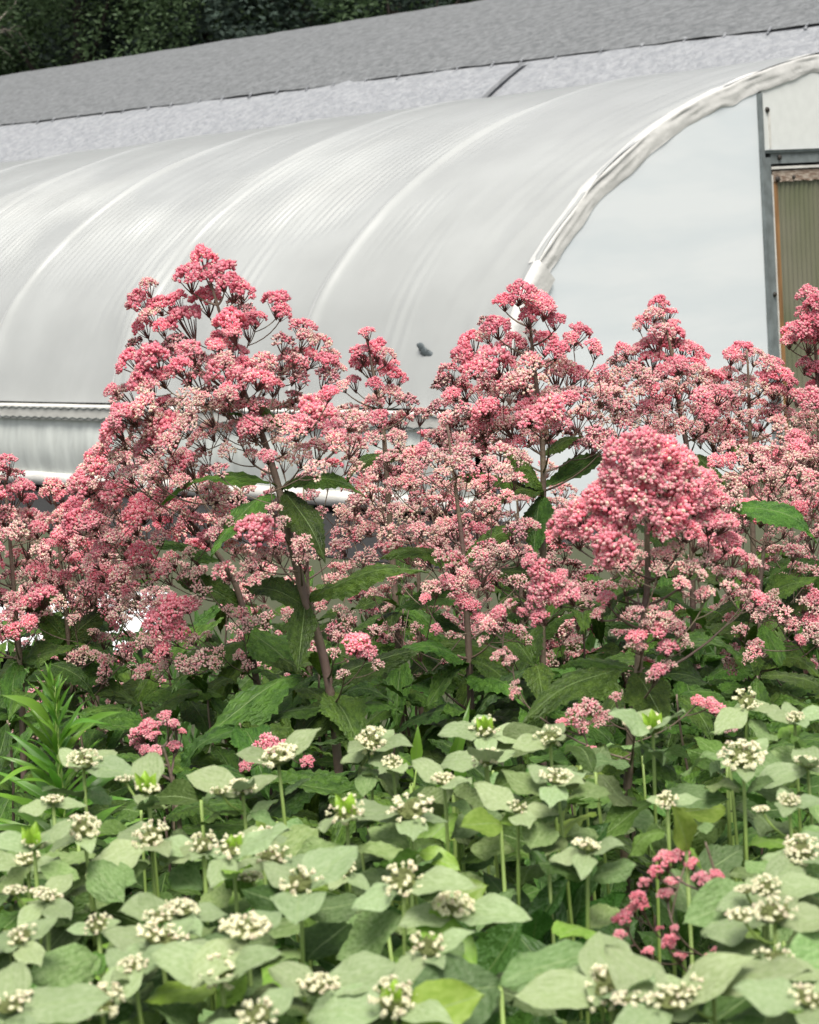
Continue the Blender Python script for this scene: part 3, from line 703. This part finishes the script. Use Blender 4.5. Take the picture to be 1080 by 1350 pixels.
Cc = joe('narrow tapering pink flower spire in front of the white end wall', [(868, 400), (880, 440), (888, 480), (896, 540), (907, 600), (912, 700), (915, 900), (918, 1050)], 4.6, 5)
for c in [(868, 402, 13), (862, 415, 12), (880, 414, 12), (850, 424, 11), (888, 428, 9), (842, 430, 8), (872, 440, 16), (890, 442, 14), (862, 452, 15), (880, 458, 17), (846, 462, 14), (902, 460, 14), (915, 462, 12), (830, 470, 13), (822, 462, 11), (860, 476, 18), (892, 482, 16), (918, 482, 14), (926, 470, 9), (838, 488, 15), (812, 480, 8)]:
    Cc.cluster(*c, rnd.choice(['pink', 'dusty', 'pink', 'hot']), U(-.08, .08))
for c in [(808, 476, 9), (820, 478, 9), (816, 492, 10), (870, 425, 8)]: Cc.cluster(*c, 'brown', .05)
Cc.fill([(805, 490), (930, 480), (960, 520), (940, 560), (870, 580), (820, 550), (790, 520)], 48, 10, 17, {'dusty': 5, 'pink': 4, 'pale': 3, 'dull': 1}, .2)
Cc.leaf((908, 600), (958, 645), 30, 1); Cc.leaf((908, 605), (870, 640), 28, 3); Cc.whorls(.80, .2, .13, .2); Cc.done()

Dd = joe('pink flowering plant between the narrow spire and the wooden door', [(985, 462), (987, 500), (988, 540), (990, 600), (992, 680), (996, 800), (1000, 900), (1005, 1080)], 4.8, 6)
for c in [(980, 462, 15), (965, 470, 12), (996, 470, 14), (1010, 482, 13), (1022, 480, 11), (975, 478, 10), (1030, 495, 14), (1012, 500, 14), (1042, 505, 10), (1020, 515, 14), (952, 500, 14), (935, 505, 14), (962, 490, 10)]: Dd.cluster(*c, rnd.choice(['hot', 'pink', 'dusty']), U(-.08, .08))
Dd.fill([(925, 520), (975, 505), (1050, 510), (1075, 560), (1070, 620), (1000, 600), (960, 600), (920, 580)], 44, 10, 17, {'dusty': 5, 'pink': 2, 'pale': 4, 'dull': 1}, .2)
Dd.leaf((992, 600), (1010, 640), 30, 2); Dd.leaf((990, 590), (950, 610), 26, 3); Dd.whorls(.80, .2, .13, .2); Dd.done()

E_ = joe('pink flowering plant at the right edge overlapping the wooden door', [(1072, 392), (1074, 440), (1078, 500), (1082, 600), (1085, 700), (1088, 900), (1090, 1080)], 4.3, 7)
for c in [(1066, 390, 15), (1078, 400, 16), (1058, 412, 10), (1075, 425, 17), (1045, 438, 14), (1058, 436, 15), (1040, 450, 10), (1068, 450, 16), (1085, 440, 16), (1062, 482, 12), (1080, 490, 16), (1090, 470, 14), (1078, 510, 14), (1100, 420, 20), (1105, 460, 18), (1110, 500, 18)]: E_.cluster(*c, rnd.choice(['hot', 'pink', 'pink']), U(-.08, .08))
E_.fill([(1060, 500), (1140, 500), (1150, 700), (1060, 720), (1040, 620)], 34, 12, 19, {'dusty': 5, 'pink': 3, 'pale': 2, 'dull': 2}, .2)
E_.leaf((1083, 690), (1015, 665), 36, 3); E_.leaf((1084, 740), (1010, 765), 42, 0, 0, -.1); E_.leaf((1084, 745), (1060, 830), 40, 1); E_.whorls(.80, .2, .13, .19); E_.done()

F_ = joe('nearest pink flowering plant with a bright dome shaped head, right of centre', [(852, 585), (855, 640), (853, 700), (854, 768), (846, 830), (840, 900), (833, 960), (828, 1030), (824, 1130)], 2.95, 8, r0=.0068)
dome = [(850, 583, 22), (826, 600, 26), (872, 598, 26), (850, 615, 28), (895, 610, 22), (815, 630, 26), (840, 645, 28), (875, 640, 28), (908, 640, 25), (925, 632, 18), (795, 655, 24), (820, 670, 28), (855, 675, 26), (890, 672, 28), (920, 665, 24), (770, 680, 24), (745, 692, 20), (795, 700, 26), (760, 708, 18), (815, 718, 32), (800, 735, 20), (875, 695, 22), (905, 700, 20), (935, 690, 20), (945, 660, 16), (955, 690, 16), (735, 705, 14), (850, 625, 22), (780, 670, 18)]
for c in dome: F_.cluster(*c, 'pink', -.02 - .09 * max(0, 1 - abs(c[0] - 852) / 130))
for c in [(960, 715, 18), (940, 720, 18), (920, 712, 16), (970, 735, 14), (990, 745, 14), (988, 770, 14), (1000, 790, 12), (965, 760, 13), (980, 790, 12), (945, 735, 12)]: F_.cluster(*c, rnd.choice(['pink', 'dusty']), U(-.05, .1))
for c in [(715, 755, 18), (720, 775, 20), (706, 795, 14), (735, 790, 14), (752, 785, 16), (712, 815, 13), (700, 740, 11), (740, 760, 10)]: F_.cluster(*c, 'pink', -.06)
for c in [(660, 810, 13), (645, 825, 12), (672, 800, 10), (690, 808, 8), (638, 845, 8), (775, 792, 10), (800, 790, 12), (790, 810, 10), (658, 865, 9), (672, 872, 8), (680, 905, 8), (680, 915, 8)]: F_.cluster(*c, rnd.choice(['pink', 'pale', 'dusty']), -.05)
for c in [(838, 808, 12), (862, 810, 12), (878, 820, 14), (868, 832, 14), (895, 828, 10), (840, 840, 12), (880, 855, 13), (900, 840, 9), (855, 825, 10), (905, 850, 8), (870, 885, 12), (862, 892, 10), (885, 878, 8), (832, 852, 8), (845, 855, 8)]: F_.cluster(*c, rnd.choice(['pink', 'dusty', 'pale']), -.08)
F_.fill([(790, 730), (960, 720), (1000, 790), (930, 800), (880, 760), (800, 780)], 22, 9, 14, {'dusty': 4, 'pale': 5}, .12)
for c in [(760, 945, 14), (778, 935, 14), (790, 950, 11), (768, 958, 10), (742, 955, 9), (800, 945, 8), (812, 920, 7), (778, 992, 10), (785, 1000, 8), (838, 958, 8), (945, 935, 11), (935, 928, 9), (962, 960, 9), (920, 925, 8), (955, 945, 10)]: F_.cluster(*c, rnd.choice(['pink', 'dusty']), -.18)
F_.leaf((818, 882), (686, 955), 62, 0, 0, -.14); F_.leaf((836, 888), (880, 965), 66, 1, 0, -.06); F_.leaf((846, 885), (970, 920), 55, 2, 0, .1); F_.leaf((838, 884), (735, 880), 34, 0, 0, .1)
F_.leaf((850, 780), (780, 830), 44, 1, 0, .1); F_.leaf((850, 780), (940, 835), 50, 2, 0, .12); F_.leaf((826, 985), (760, 1050), 60, 2, 0, -.05); F_.leaf((826, 985), (905, 1040), 55, 0, 0, .05)
F_.whorls(.80, .2, .13, .15); F_.done()

H_ = joe('pale pink loosely clustered plant in the middle between the two tall peaks', [(590, 560), (600, 640), (610, 720), (615, 800), (620, 900), (625, 1080)], 3.9, 9)
H_.fill([(470, 620), (560, 580), (690, 600), (700, 700), (640, 760), (560, 740), (480, 700)], 60, 11, 18, {'dusty': 6, 'pale': 5, 'pink': 2, 'dull': 2}, .22)
for c in [(600, 775, 14), (612, 760, 13), (608, 790, 11), (620, 800, 12), (630, 815, 9), (560, 790, 8), (590, 765, 9), (575, 830, 8), (625, 770, 8)]: H_.cluster(*c, rnd.choice(['pink', 'dusty']), -.2)
H_.fill([(480, 700), (700, 700), (700, 850), (560, 870), (480, 800)], 26, 8, 13, {'pale': 5, 'dusty': 3}, .25)
H_.leaf((608, 740), (500, 735), 42, 0, 0, -.1); H_.leaf((612, 745), (700, 700), 38, 3); H_.leaf((617, 890), (700, 935), 55, 0, 0, -.2); H_.leaf((615, 880), (500, 880), 52, 3, 0, -.15); H_.leaf((612, 790), (520, 800), 40, 2)
H_.whorls(.80, .2, .12, .18); H_.done()

Gg = joe('mauve pink flowering plant cut by the left edge of the view', [(5, 625), (12, 700), (20, 800), (28, 900), (34, 1080)], 4.2, 10)
for c in [(8, 612, 14), (-5, 625, 16), (20, 628, 12), (30, 645, 15), (12, 655, 18), (-10, 660, 18), (38, 660, 10), (5, 680, 15)]: Gg.cluster(*c, rnd.choice(['dull', 'pink', 'hot', 'dusty']), U(-.08, .08))
Gg.fill([(-40, 690), (50, 680), (60, 800), (20, 850), (-40, 860)], 36, 12, 19, {'dusty': 4, 'pink': 5, 'dull': 2, 'pale': 2}, .2)
Gg.leaf((26, 880), (100, 850), 50, 2); Gg.leaf((20, 800), (90, 790), 44, 0); Gg.whorls(.80, .2, .13, .19); Gg.done()
G2 = joe('low pink flowering plant at left in front of the dark gap under the greenhouse', [(72, 650), (80, 740), (90, 840), (98, 940), (104, 1080)], 4.3, 11)
for c in [(70, 642, 13), (62, 652, 11), (80, 655, 10), (95, 640, 8), (85, 672, 10)]: G2.cluster(*c, rnd.choice(['dusty', 'pink']), 0)
G2.fill([(40, 680), (130, 680), (170, 760), (150, 830), (70, 800)], 40, 11, 18, {'dusty': 5, 'pink': 5, 'pale': 3, 'dull': 1}, .2)
for c in [(98, 870, 12), (110, 862, 11), (125, 865, 9), (135, 900, 8), (95, 890, 8), (55, 870, 8), (60, 915, 8)]: G2.cluster(*c, 'pale', -.1)
G2.fill([(30, 770), (190, 770), (170, 900), (40, 900)], 20, 8, 13, {'pale': 5, 'dusty': 3, 'dull': 1}, .25)
G2.leaf((92, 850), (150, 800), 45, 1); G2.leaf((92, 850), (40, 800), 42, 0); G2.leaf((96, 900), (170, 880), 50, 2); G2.whorls(.80, .2, .12, .19); G2.done()
R_ = joe('pink and cream flowered plant low at right behind the nearest dome', [(1015, 640), (1010, 700), (1002, 780), (1002, 860), (995, 920), (990, 1060)], 4.0, 12)
R_.fill([(950, 590), (1090, 590), (1100, 680), (1040, 700), (980, 690), (930, 640)], 46, 11, 17, {'dusty': 5, 'pale': 5, 'pink': 2, 'dull': 1}, .22)
for c in [(1015, 800, 12), (1030, 810, 13), (1045, 825, 10), (1065, 800, 14), (1075, 790, 13), (1072, 820, 12), (1020, 785, 9), (1000, 815, 8), (995, 860, 10), (985, 870, 9), (1000, 850, 8), (965, 880, 10), (1055, 845, 8)]: R_.cluster(*c, rnd.choice(['pink', 'dusty', 'pale']), -.2)
R_.fill([(940, 700), (1090, 700), (1090, 880), (960, 900)], 30, 8, 14, {'pale': 5, 'dusty': 4}, .25)
R_.leaf((1005, 690), (962, 668), 26, 2); R_.leaf((966, 672), (1078, 716), 48, 3, -.2, -.25); R_.leaf((1002, 870), (1085, 895), 56, 0, 0, -.2); R_.leaf((1002, 870), (930, 900), 50, 1); R_.leaf((1002, 790), (1080, 760), 44, 2)
R_.whorls(.80, .2, .12, .18); R_.done()
L_ = joe('small drooping dark pink flower spray in the dark gap between the mint, lower right', [(930, 1110), (945, 1160), (950, 1210), (955, 1290)], 2.05, 13, r0=.0028, r1=.001)
for c in [(880, 1135, 15), (900, 1128, 13), (866, 1150, 11), (912, 1140, 10), (850, 1165, 9), (888, 1165, 11), (878, 1180, 11), (842, 1185, 12), (835, 1200, 9), (848, 1195, 8), (822, 1215, 14), (818, 1235, 9), (815, 1255, 12), (832, 1275, 9), (884, 1242, 11), (897, 1262, 9), (870, 1225, 5), (935, 1270, 12), (945, 1255, 7), (925, 1160, 12), (945, 1155, 9), (855, 1255, 8), (890, 1225, 6)]: L_.cluster(*c, rnd.choice(['hot', 'pink', 'pink']), U(-.06, .06))
L_.done()
# low spray at left
LL = joe('small isolated pink flower spray low at left above the mint leaves', [(215, 985), (225, 1020), (232, 1060), (240, 1120)], 3.1, 14, r0=.004)
for c in [(185, 968, 13), (196, 960, 12), (180, 982, 10), (202, 972, 9), (218, 945, 9), (228, 956, 9), (205, 958, 8), (230, 985, 10), (205, 992, 9), (240, 965, 5), (192, 990, 8)]: LL.cluster(*c, 'pink', U(-.04, .04))
LL.done()

# background flowering plants behind (seen through gaps) and dark leafy stems
bgl = ['pale pink plant standing behind the tallest one', 'pale pink plant behind the slim spike', 'dusty pink plant behind the crown by the rolled film edge', 'dusty pink plant behind the nearest dome', 'dusty pink plant behind the door side plant', 'dusty pink plant far back at the left edge']
for i, (x, y, D) in enumerate([(400, 640, 4.9), (545, 600, 5.0), (680, 620, 5.1), (820, 640, 5.2), (1040, 620, 5.1), (120, 720, 5.0)]):
    b = joe(bgl[i], [(x, y), (x + 5, y + 100), (x + 8, y + 200), (x + 10, y + 330)], D, 20 + i, r0=.007)
    b.fill([(x - 100, y + 60), (x - 40, y - 20), (x + 40, y - 20), (x + 100, y + 60), (x + 100, y + 260), (x - 100, y + 260)], 78, 9, 15, {'dusty': 4, 'pale': 6, 'dull': 4}, .25)
    b.whorls(.66, .2, .15, .18); b.done()
k = 0
for (x0, x1, D, zt, nn) in [(-60, 1140, 3.3, .74, 11), (-80, 1160, 3.7, .76, 12), (-80, 1160, 4.4, .76, 11), (-100, 1180, 2.95, .70, 12), (-90, 1170, 5.2, .68, 9)]:
    for i in range(nn):
        x = x0 + (x1 - x0) * (i + .5) / nn + U(-30, 30); DD = D + U(-.15, .15); top = P(x, 700, DD); top.z = zt + U(-.1, .08)
        foot = Vector((top.x + U(-.06, .06), top.y + U(-.05, .05), GZ))
        b = Plant.__new__(Plant); b.rn = random.Random(500 + k); b.D = DD; b.todo = []; b.matname = 'stem'; b.sm = MB()
        b.root = empty('leafy_stem', foot, 'leafy unopened stem among the dark foliage under the pink flowers', 'leafy plant', 'flowerless leafy stems under the pink flowers')
        b.dense = [foot.lerp(top, q / 20) + Vector((.01 * math.sin(q * .5 + k), 0, 0)) for q in range(20, -1, -1)]
        b.sm.tube(b.dense, [.002 + .004 * q / 20 for q in range(21)], 6)
        b.whorls(top.z, max(top.z - .75, .12), .10, .19, 4, (-1.1, .5)); b.done(); k += 1

# ------------------------------------------------------------------ narrow-leaved weed at left
W = Plant('narrow_leaved_weed', 'bright green upright weed with narrow pointed leaves at the left edge', 'weed', None, [(72, 905), (75, 960), (78, 1010), (82, 1060), (86, 1120)], 2.9, .005, .0015, seed=40, matname='mstem')
rr = random.Random(5); z = W.dense[0].z; a = 0; q = 0
while z > .62:
    b = W.stem_at(z); t = min(1, q / 46); a += 2.4; L = .035 + .09 * t + rr.uniform(-.006, .012); el = 1.9 - 1.6 * t + rr.uniform(-.2, .2)
    d = Vector((math.cos(a), math.sin(a), el)).normalized(); W.leaf3(b, b + d * L, L * rr.uniform(.11, .15), q, GL, up=Z + Vector((0, -.6, 0))); z -= .0042; q += 1
    if q > 70: break
W.leaf((84, 975), (165, 938), 22, 0, 0, -.08, GL); W.leaf((80, 980), (148, 955), 14, 1, 0, -.1, GL); W.leaf((70, 960), (0, 915), 24, 1, 0, -.05, GL); W.leaf((70, 985), (20, 925), 16, 0, 0, -.1, GL); W.leaf((72, 1020), (-10, 1040), 14, 1, 0, -.1, GL)
W.done()
for j, (x, y, h, D) in enumerate([(549, 955, 60, 2.75), (585, 960, 70, 2.8), (605, 965, 70, 2.85)]):
    g = Plant('narrow_leaved_weed', ['upright single blade of bright green leaf at the middle above the mint', 'leaning bright green blade beside the upright blade', 'broader green blade nearest the mint heads at the middle'][j], 'weed', None, [(x, y + 60), (x - 4, y + 90), (x - 6, y + 120)], D, .003, .001, seed=60 + j, matname='mstem')
    g.leaf((x - 2, y + h), (x + (2, 36, 6)[j], y + (0, -40, 30)[j]), 17, j, 0, 0, GL, up=Vector((.2, -1, .1))); g.leaf((x - 4, y + h + 10), (x - 22, y + h - 20), 12, j, 0, 0, GL); g.done()

# broad leaved plants in the gap
for j, (x, y, D) in enumerate([(745, 1180, 2.3), (700, 1240, 2.2), (800, 1250, 2.45), (620, 1330, 2.0), (900, 1230, 2.5), (740, 1320, 2.1)]):
    c = P(x, y, D); foot = Vector((c.x, c.y, GZ)); pt = empty('broad_leaved_plant', foot, ['upright fan of glossy broad leaves in the dark gap', 'broad leaved dark plant at the left of the dark gap', 'broad leaved plant below the drooping dark pink spray', 'broad dark leaves at the bottom edge left of the gap', 'broad leaves behind the drooping dark pink spray', 'broad low leaves at the bottom of the dark gap'][j], 'leafy plant', 'broad leaved plants in the gap')
    mb = MB(); mb.tube([foot, Vector((c.x, c.y, c.z - .06)), c], [.006, .004, .002], 6); mb.build('stem', M['mstem'], pt)
    for q in range(16):
        a = q * 2.4; el = 1.4 - 1.7 * q / 16; d = Vector((math.cos(a), math.sin(a), el)).normalized(); L = U(.07, .11); b = c - Z * (.012 * q)
        link('leaf', BL[q % 3], pt, frame(b, b + d * L, Z + Vector((0, -.4, 0)), L * U(.38, .5)))

# ------------------------------------------------------------------ mountain mint
def head_mesh(seed, full):
    r = random.Random(seed); mb = MB()
    blob(mb, Vector((0, 0, -.05)), .60, (0, 0, 1), .42, 1, ICO2, .06)
    for _ in range(46):                                   # flat green button of small pointed knobs
        a = r.uniform(0, 6.283); q = math.sqrt(r.random()) * .62; c = Vector((q * math.cos(a), q * math.sin(a), .24 - .30 * q * q))
        blob(mb, c, .062, Vector((c.x * .5, c.y * .5, .6)), 1.5, 1 if r.random() < .95 else 3, ICO1, .25)
    a0 = r.uniform(0, 6)
    for k in range(full):
        a = a0 + k * 2.399 + r.uniform(-.6, .6); inner = k > full * .68
        el = r.uniform(.9, 2.4) if inner else r.uniform(-.05, .9)
        d = Vector((math.cos(a), math.sin(a), el)).normalized(); q = r.uniform(.15, .55) if inner else r.uniform(.52, .78)
        c = Vector((q * math.cos(a), q * math.sin(a), .22 - .28 * q * q)); mi = 0 if r.random() < .82 else 2
        side = d.cross(Z).normalized(); upv = side.cross(d)
        tip = c + d * r.uniform(.16, .30); blob(mb, c.lerp(tip, .5), .045, d, 2.4, mi, ICO1, .12)
        for (sx, sz) in ((-.8, -.3), (.8, -.3), (0, -.9), (0, .8)):
            e = (d * .75 + side * sx + upv * sz).normalized(); blob(mb, tip + e * .07, .062 * r.uniform(.8, 1.3), e, 1.8, mi, ICO1, .25)
    return mb.mesh('flower_head', [M['mflower'], M['mbutton'], M['mflowerp'], M['brown']])
HD = [head_mesh(700 + i, f) for i, f in enumerate([30, 40, 50, 24, 44, 22, 58, 34, 18])]
MGp = 'mint stems in flower in the foreground'
def mint(x, y, size=1.0, label=None, zc=None, head=True, group=MGp, seed=0, D=None, young=False):
    r = random.Random(seed * 7 + 3)
    if D is None: c, D = onz(x, y, zc)
    else: c = P(x, y, D)
    lean = Vector((r.uniform(-.07, .07), r.uniform(-.05, .07), 0)); foot = Vector((c.x + lean.x, c.y + lean.y + .03, GZ))
    root = empty('mint_plant', foot, label, 'flowering plant' if head else 'leafy plant', group)
    mid = Vector((c.x + lean.x * .45, c.y + lean.y * .45, (c.z + GZ) * .55)); sp = bez(foot, mid, c, 10)
    mb = MB(); mb.tube(sp, [.0034 - .00014 * i for i in range(11)], 6)
    def at(z):
        for i in range(10):
            if sp[i].z <= z <= sp[i + 1].z: return sp[i].lerp(sp[i + 1], (z - sp[i].z) / max(1e-6, sp[i + 1].z - sp[i].z))
        return sp[-1]
    a = r.uniform(0, 3.14)
    if head:
        R = .0178 * size * r.uniform(.75, 1.2)
        tq = Vector((r.uniform(-.35, .35), r.uniform(-.75, .1), 1)).normalized().to_track_quat('Z', 'Y').to_matrix().to_4x4() @ Matrix.Rotation(r.uniform(0, 6), 4, 'Z')
        link('flower_head', r.choice(HD), root, Matrix.Translation(c + Z * R * .3) @ tq @ Matrix.Diagonal((R, R * r.uniform(.85, 1.1), R * r.uniform(.8, 1.1), 1)))
        nb = r.choice([2, 3, 4])
        for q in range(nb):
            aa = a + q * 6.283 / nb + r.uniform(-.4, .4); L = r.uniform(.035, .07) * size; d = Vector((math.cos(aa), math.sin(aa), r.uniform(-.4, .6))).normalized()
            link('bract', r.choice(MBr), root, frame(c - Z * .003, c - Z * .004 + d * L, Z + Vector((0, -.5, 0)), L * r.uniform(.48, .62)))
    z = c.z - (r.uniform(.012, .045) if head else 0); n = 0
    nmax = 2 if (640 < x < 985 and 950 < y < 1140) else 7
    while z > c.z - .42 and n < nmax:
        b = at(z); L = r.uniform(.042, .088) * (1 if n < 4 else .85)
        for q in range(2):
            aa = a + 1.57 * n + 3.1416 * q + r.uniform(-.25, .25); d = Vector((math.cos(aa), math.sin(aa), r.uniform(-.75, .45))).normalized(); 
            ms_ = ML if r.random() < (.82 if n == 0 else .5 if n == 1 else .12) * (1 if head else .85) else MG
            if r.random() < .12: ms_ = MLi
            link('leaf', r.choice(ms_), root, frame(b + d * .006, b + d * (L + .006), Z + Vector((r.uniform(-.6, .6), -.4 + r.uniform(-.7, .6), 0)), L * r.uniform(.46, .64)))
        if head and n == 0 and r.random() < .35:          # a side shoot with its own smaller head
            aa = a + .8; e = b + Vector((math.cos(aa) * .03, math.sin(aa) * .03, .03)); mb.tube(bez(b, b + Vector((math.cos(aa) * .02, math.sin(aa) * .02, .006)), e, 4), .0014, 5)
            link('flower_head', r.choice(HD), root, Matrix.Translation(e) @ Matrix.Diagonal((R * .75, R * .75, R * .6, 1)))
        z -= r.uniform(.04, .062); n += 1
    if young:
        for q in range(4):
            aa = a + q * 1.57; d = Vector((math.cos(aa) * .5, math.sin(aa) * .5, 1)).normalized(); link('young_leaf', YL, root, frame(c, c + d * r.uniform(.018, .028), Vector((0, -1, .2)), .012))
    mb.build('stem', M['mstem'], root)

heads = [(110, 1010, 1.1), (195, 1045, 1), (320, 1045, 1.1), (367, 1006, 1.1), (490, 984, 1.1), (518, 1010, .9), (200, 1110, 1.1), (110, 1098, 1), (45, 1117, .9), (37, 1140, 1), (308, 1125, 1.25), (268, 1120, .8), (458, 1078, 1.1), (345, 1110, .9), (360, 1138, .9), (396, 1172, 1.2), (240, 1206, 1.1), (325, 1236, 1.05), (213, 1246, 1.15), (292, 1290, 1.05), (176, 1280, .9), (134, 1332, 1.25), (14, 1334, 1.2), (532, 1168, 1.1), (420, 1308, 1.25), (518, 1328, 1.15), (340, 1347, 1), (130, 1226, .7), (28, 1242, .8), (62, 1188, .8),
 (640, 966, 1.1), (642, 1006, 1.15), (586, 1034, 1), (543, 1076, 1.15), (725, 978, .9), (735, 1032, .95), (683, 1070, .9), (861, 964, 1.15), (985, 930, 1.05), (980, 1006, 1.1), (1065, 1012, 1), (1048, 950, .8), (1010, 1176, 1.0), (1022, 1212, 1.1), (1022, 1276, 1.05), (598, 1204, 1.15), (565, 1256, .8), (806, 1312, 1.3), (884, 1328, 1.2), (940, 1298, 1.3), (1058, 1128, 1), (790, 1290, .6), (775, 1122, 1.1), (1068, 1325, 1.1), (880, 1060, .6), (455, 1150, .7), (70, 1060, .6), (1040, 1060, .7)]
rows = [(0, 1000, 'the back row'), (1000, 1060, 'the second row from the back'), (1060, 1150, 'the third row from the back'), (1150, 1230, 'the middle row'), (1230, 1300, 'the second row from the front'), (1300, 1400, 'the front row')]
ordn = ['first', 'second', 'third', 'fourth', 'fifth', 'sixth', 'seventh', 'eighth', 'ninth', 'tenth', 'eleventh', 'twelfth', 'thirteenth', 'fourteenth', 'fifteenth', 'sixteenth']
special = {(861, 964): 'tall single cream mint head on a bare pale stem right of centre, above its neighbours', (110, 1010): 'cream mint head on a long bare stem beside the narrow leaved weed', (775, 1122): 'nodding mint head with a stem slanting down to the right beside the dark gap',
           (600, 1204): 'cream mint head just left of the dark gap', (985, 930): 'highest mint head, near the right edge of the back row', (490, 984): 'cream mint head at the middle beside a pink plant stem, one leaf leftward', (134, 1332): 'large cream mint head at the bottom left corner area'}
labs = {}
for lo, hi, nm in rows:
    grp = sorted([h for h in heads if lo <= h[1] < hi]); 
    for i, h in enumerate(grp): labs[h] = special.get(h[:2], 'cream headed mint, %s from the left in %s' % (ordn[i], nm))
for i, h in enumerate(heads):
    zc = 1.0 + U(-.03, .02)
    mint(h[0], h[1], h[2], labs[h], zc=zc, seed=i, young=(h[:2] in [(640, 966), (195, 1045), (308, 1125), (45, 1117), (861, 964), (518, 1328), (458, 1078)]))
# flowerless mint stems filling the bed
gap = [(690, 1110), (800, 1090), (900, 1120), (960, 1160), (960, 1290), (820, 1300), (700, 1290), (660, 1220)]
gl = 'leafy grey green mint stem without a flower head in the foreground bed'
k = 0
rm = random.Random(77)
while k < 68:
    x = rm.uniform(-60, 1140); y = rm.uniform(985, 1420)
    if y < (1095 if x < 170 else 1045 if x < 430 else 985): continue
    if inside(x, y, gap) or (635 < x < 985 and 1055 < y < 1345): continue
    edge = 985 if x < 950 else 950
    zc = rm.uniform(.84, .965)
    mint(x, y, 1, gl, zc=zc, head=False, group='flowerless mint stems in the foreground bed', seed=1000 + k); k += 1
# the biggest near leaves are carried by three more stems
for j, (x, y, lx, ly, wd, nm) in enumerate([(660, 1300, 530, 1330, 105, 'mint stem bearing the large flat oval leaf at the bottom middle'), (660, 1088, 605, 1090, 45, 'mint stem with a bright lime oval leaf in the middle'), (720, 1085, 700, 1120, 50, 'mint stem with a pale leaf right of the lime oval leaf'), (1005, 1180, 900, 1218, 75, 'mint stem with a broad grey leaf over the dark pink spray'), (905, 1120, 885, 1060, 40, 'mint stem with an upright lime leaf above the dark pink spray')]):
    c, D = onz(x, y, .97); foot = Vector((c.x, c.y, GZ)); rt = empty('mint_plant', foot, nm, 'leafy plant', 'mint stems with one outsized leaf')
    mb = MB(); mb.tube([foot, foot.lerp(c, .5), c], [.003, .0025, .002], 6); mb.build('stem', M['mstem'], rt)
    ml = (ML, MLi, ML, ML, MLi)[j]
    link('leaf', ml[0], rt, frame(c, P(lx, ly, D - .04), Vector((0, -.8, .7)), wd / FPX * D))
    if j != 3: link('leaf', ml[1], rt, frame(c, P(2 * x - lx, 2 * y - ly - 10, D + .05), Vector((0, -.5, .8)), wd * .7 / FPX * D))

# low weeds as ground cover over the bed
mb = MB(); r = random.Random(9)
for _ in range(9000):
    b = Vector((r.uniform(-2.6, 2.6), r.uniform(1.2, 8.5), GZ)); b.x *= .35 + b.y * .14; h = r.uniform(.12, .5) if b.y < 6 else r.uniform(.05, .3); a = r.uniform(0, 6.28); p = b + Vector((math.cos(a) * h * .4, math.sin(a) * h * .4, h)); wv = Vector((-math.sin(a), math.cos(a), 0)) * r.uniform(.006, .02)
    md = b.lerp(p, .55) + Z * .03; mb.add([b, md + wv, p, md - wv], [(0, 1, 2, 3)])
tag(mb.build('ground_weeds', M['broad'], smooth=False), 'tangle of low green weeds covering the soil of the flower bed', 'weeds', kind='stuff')
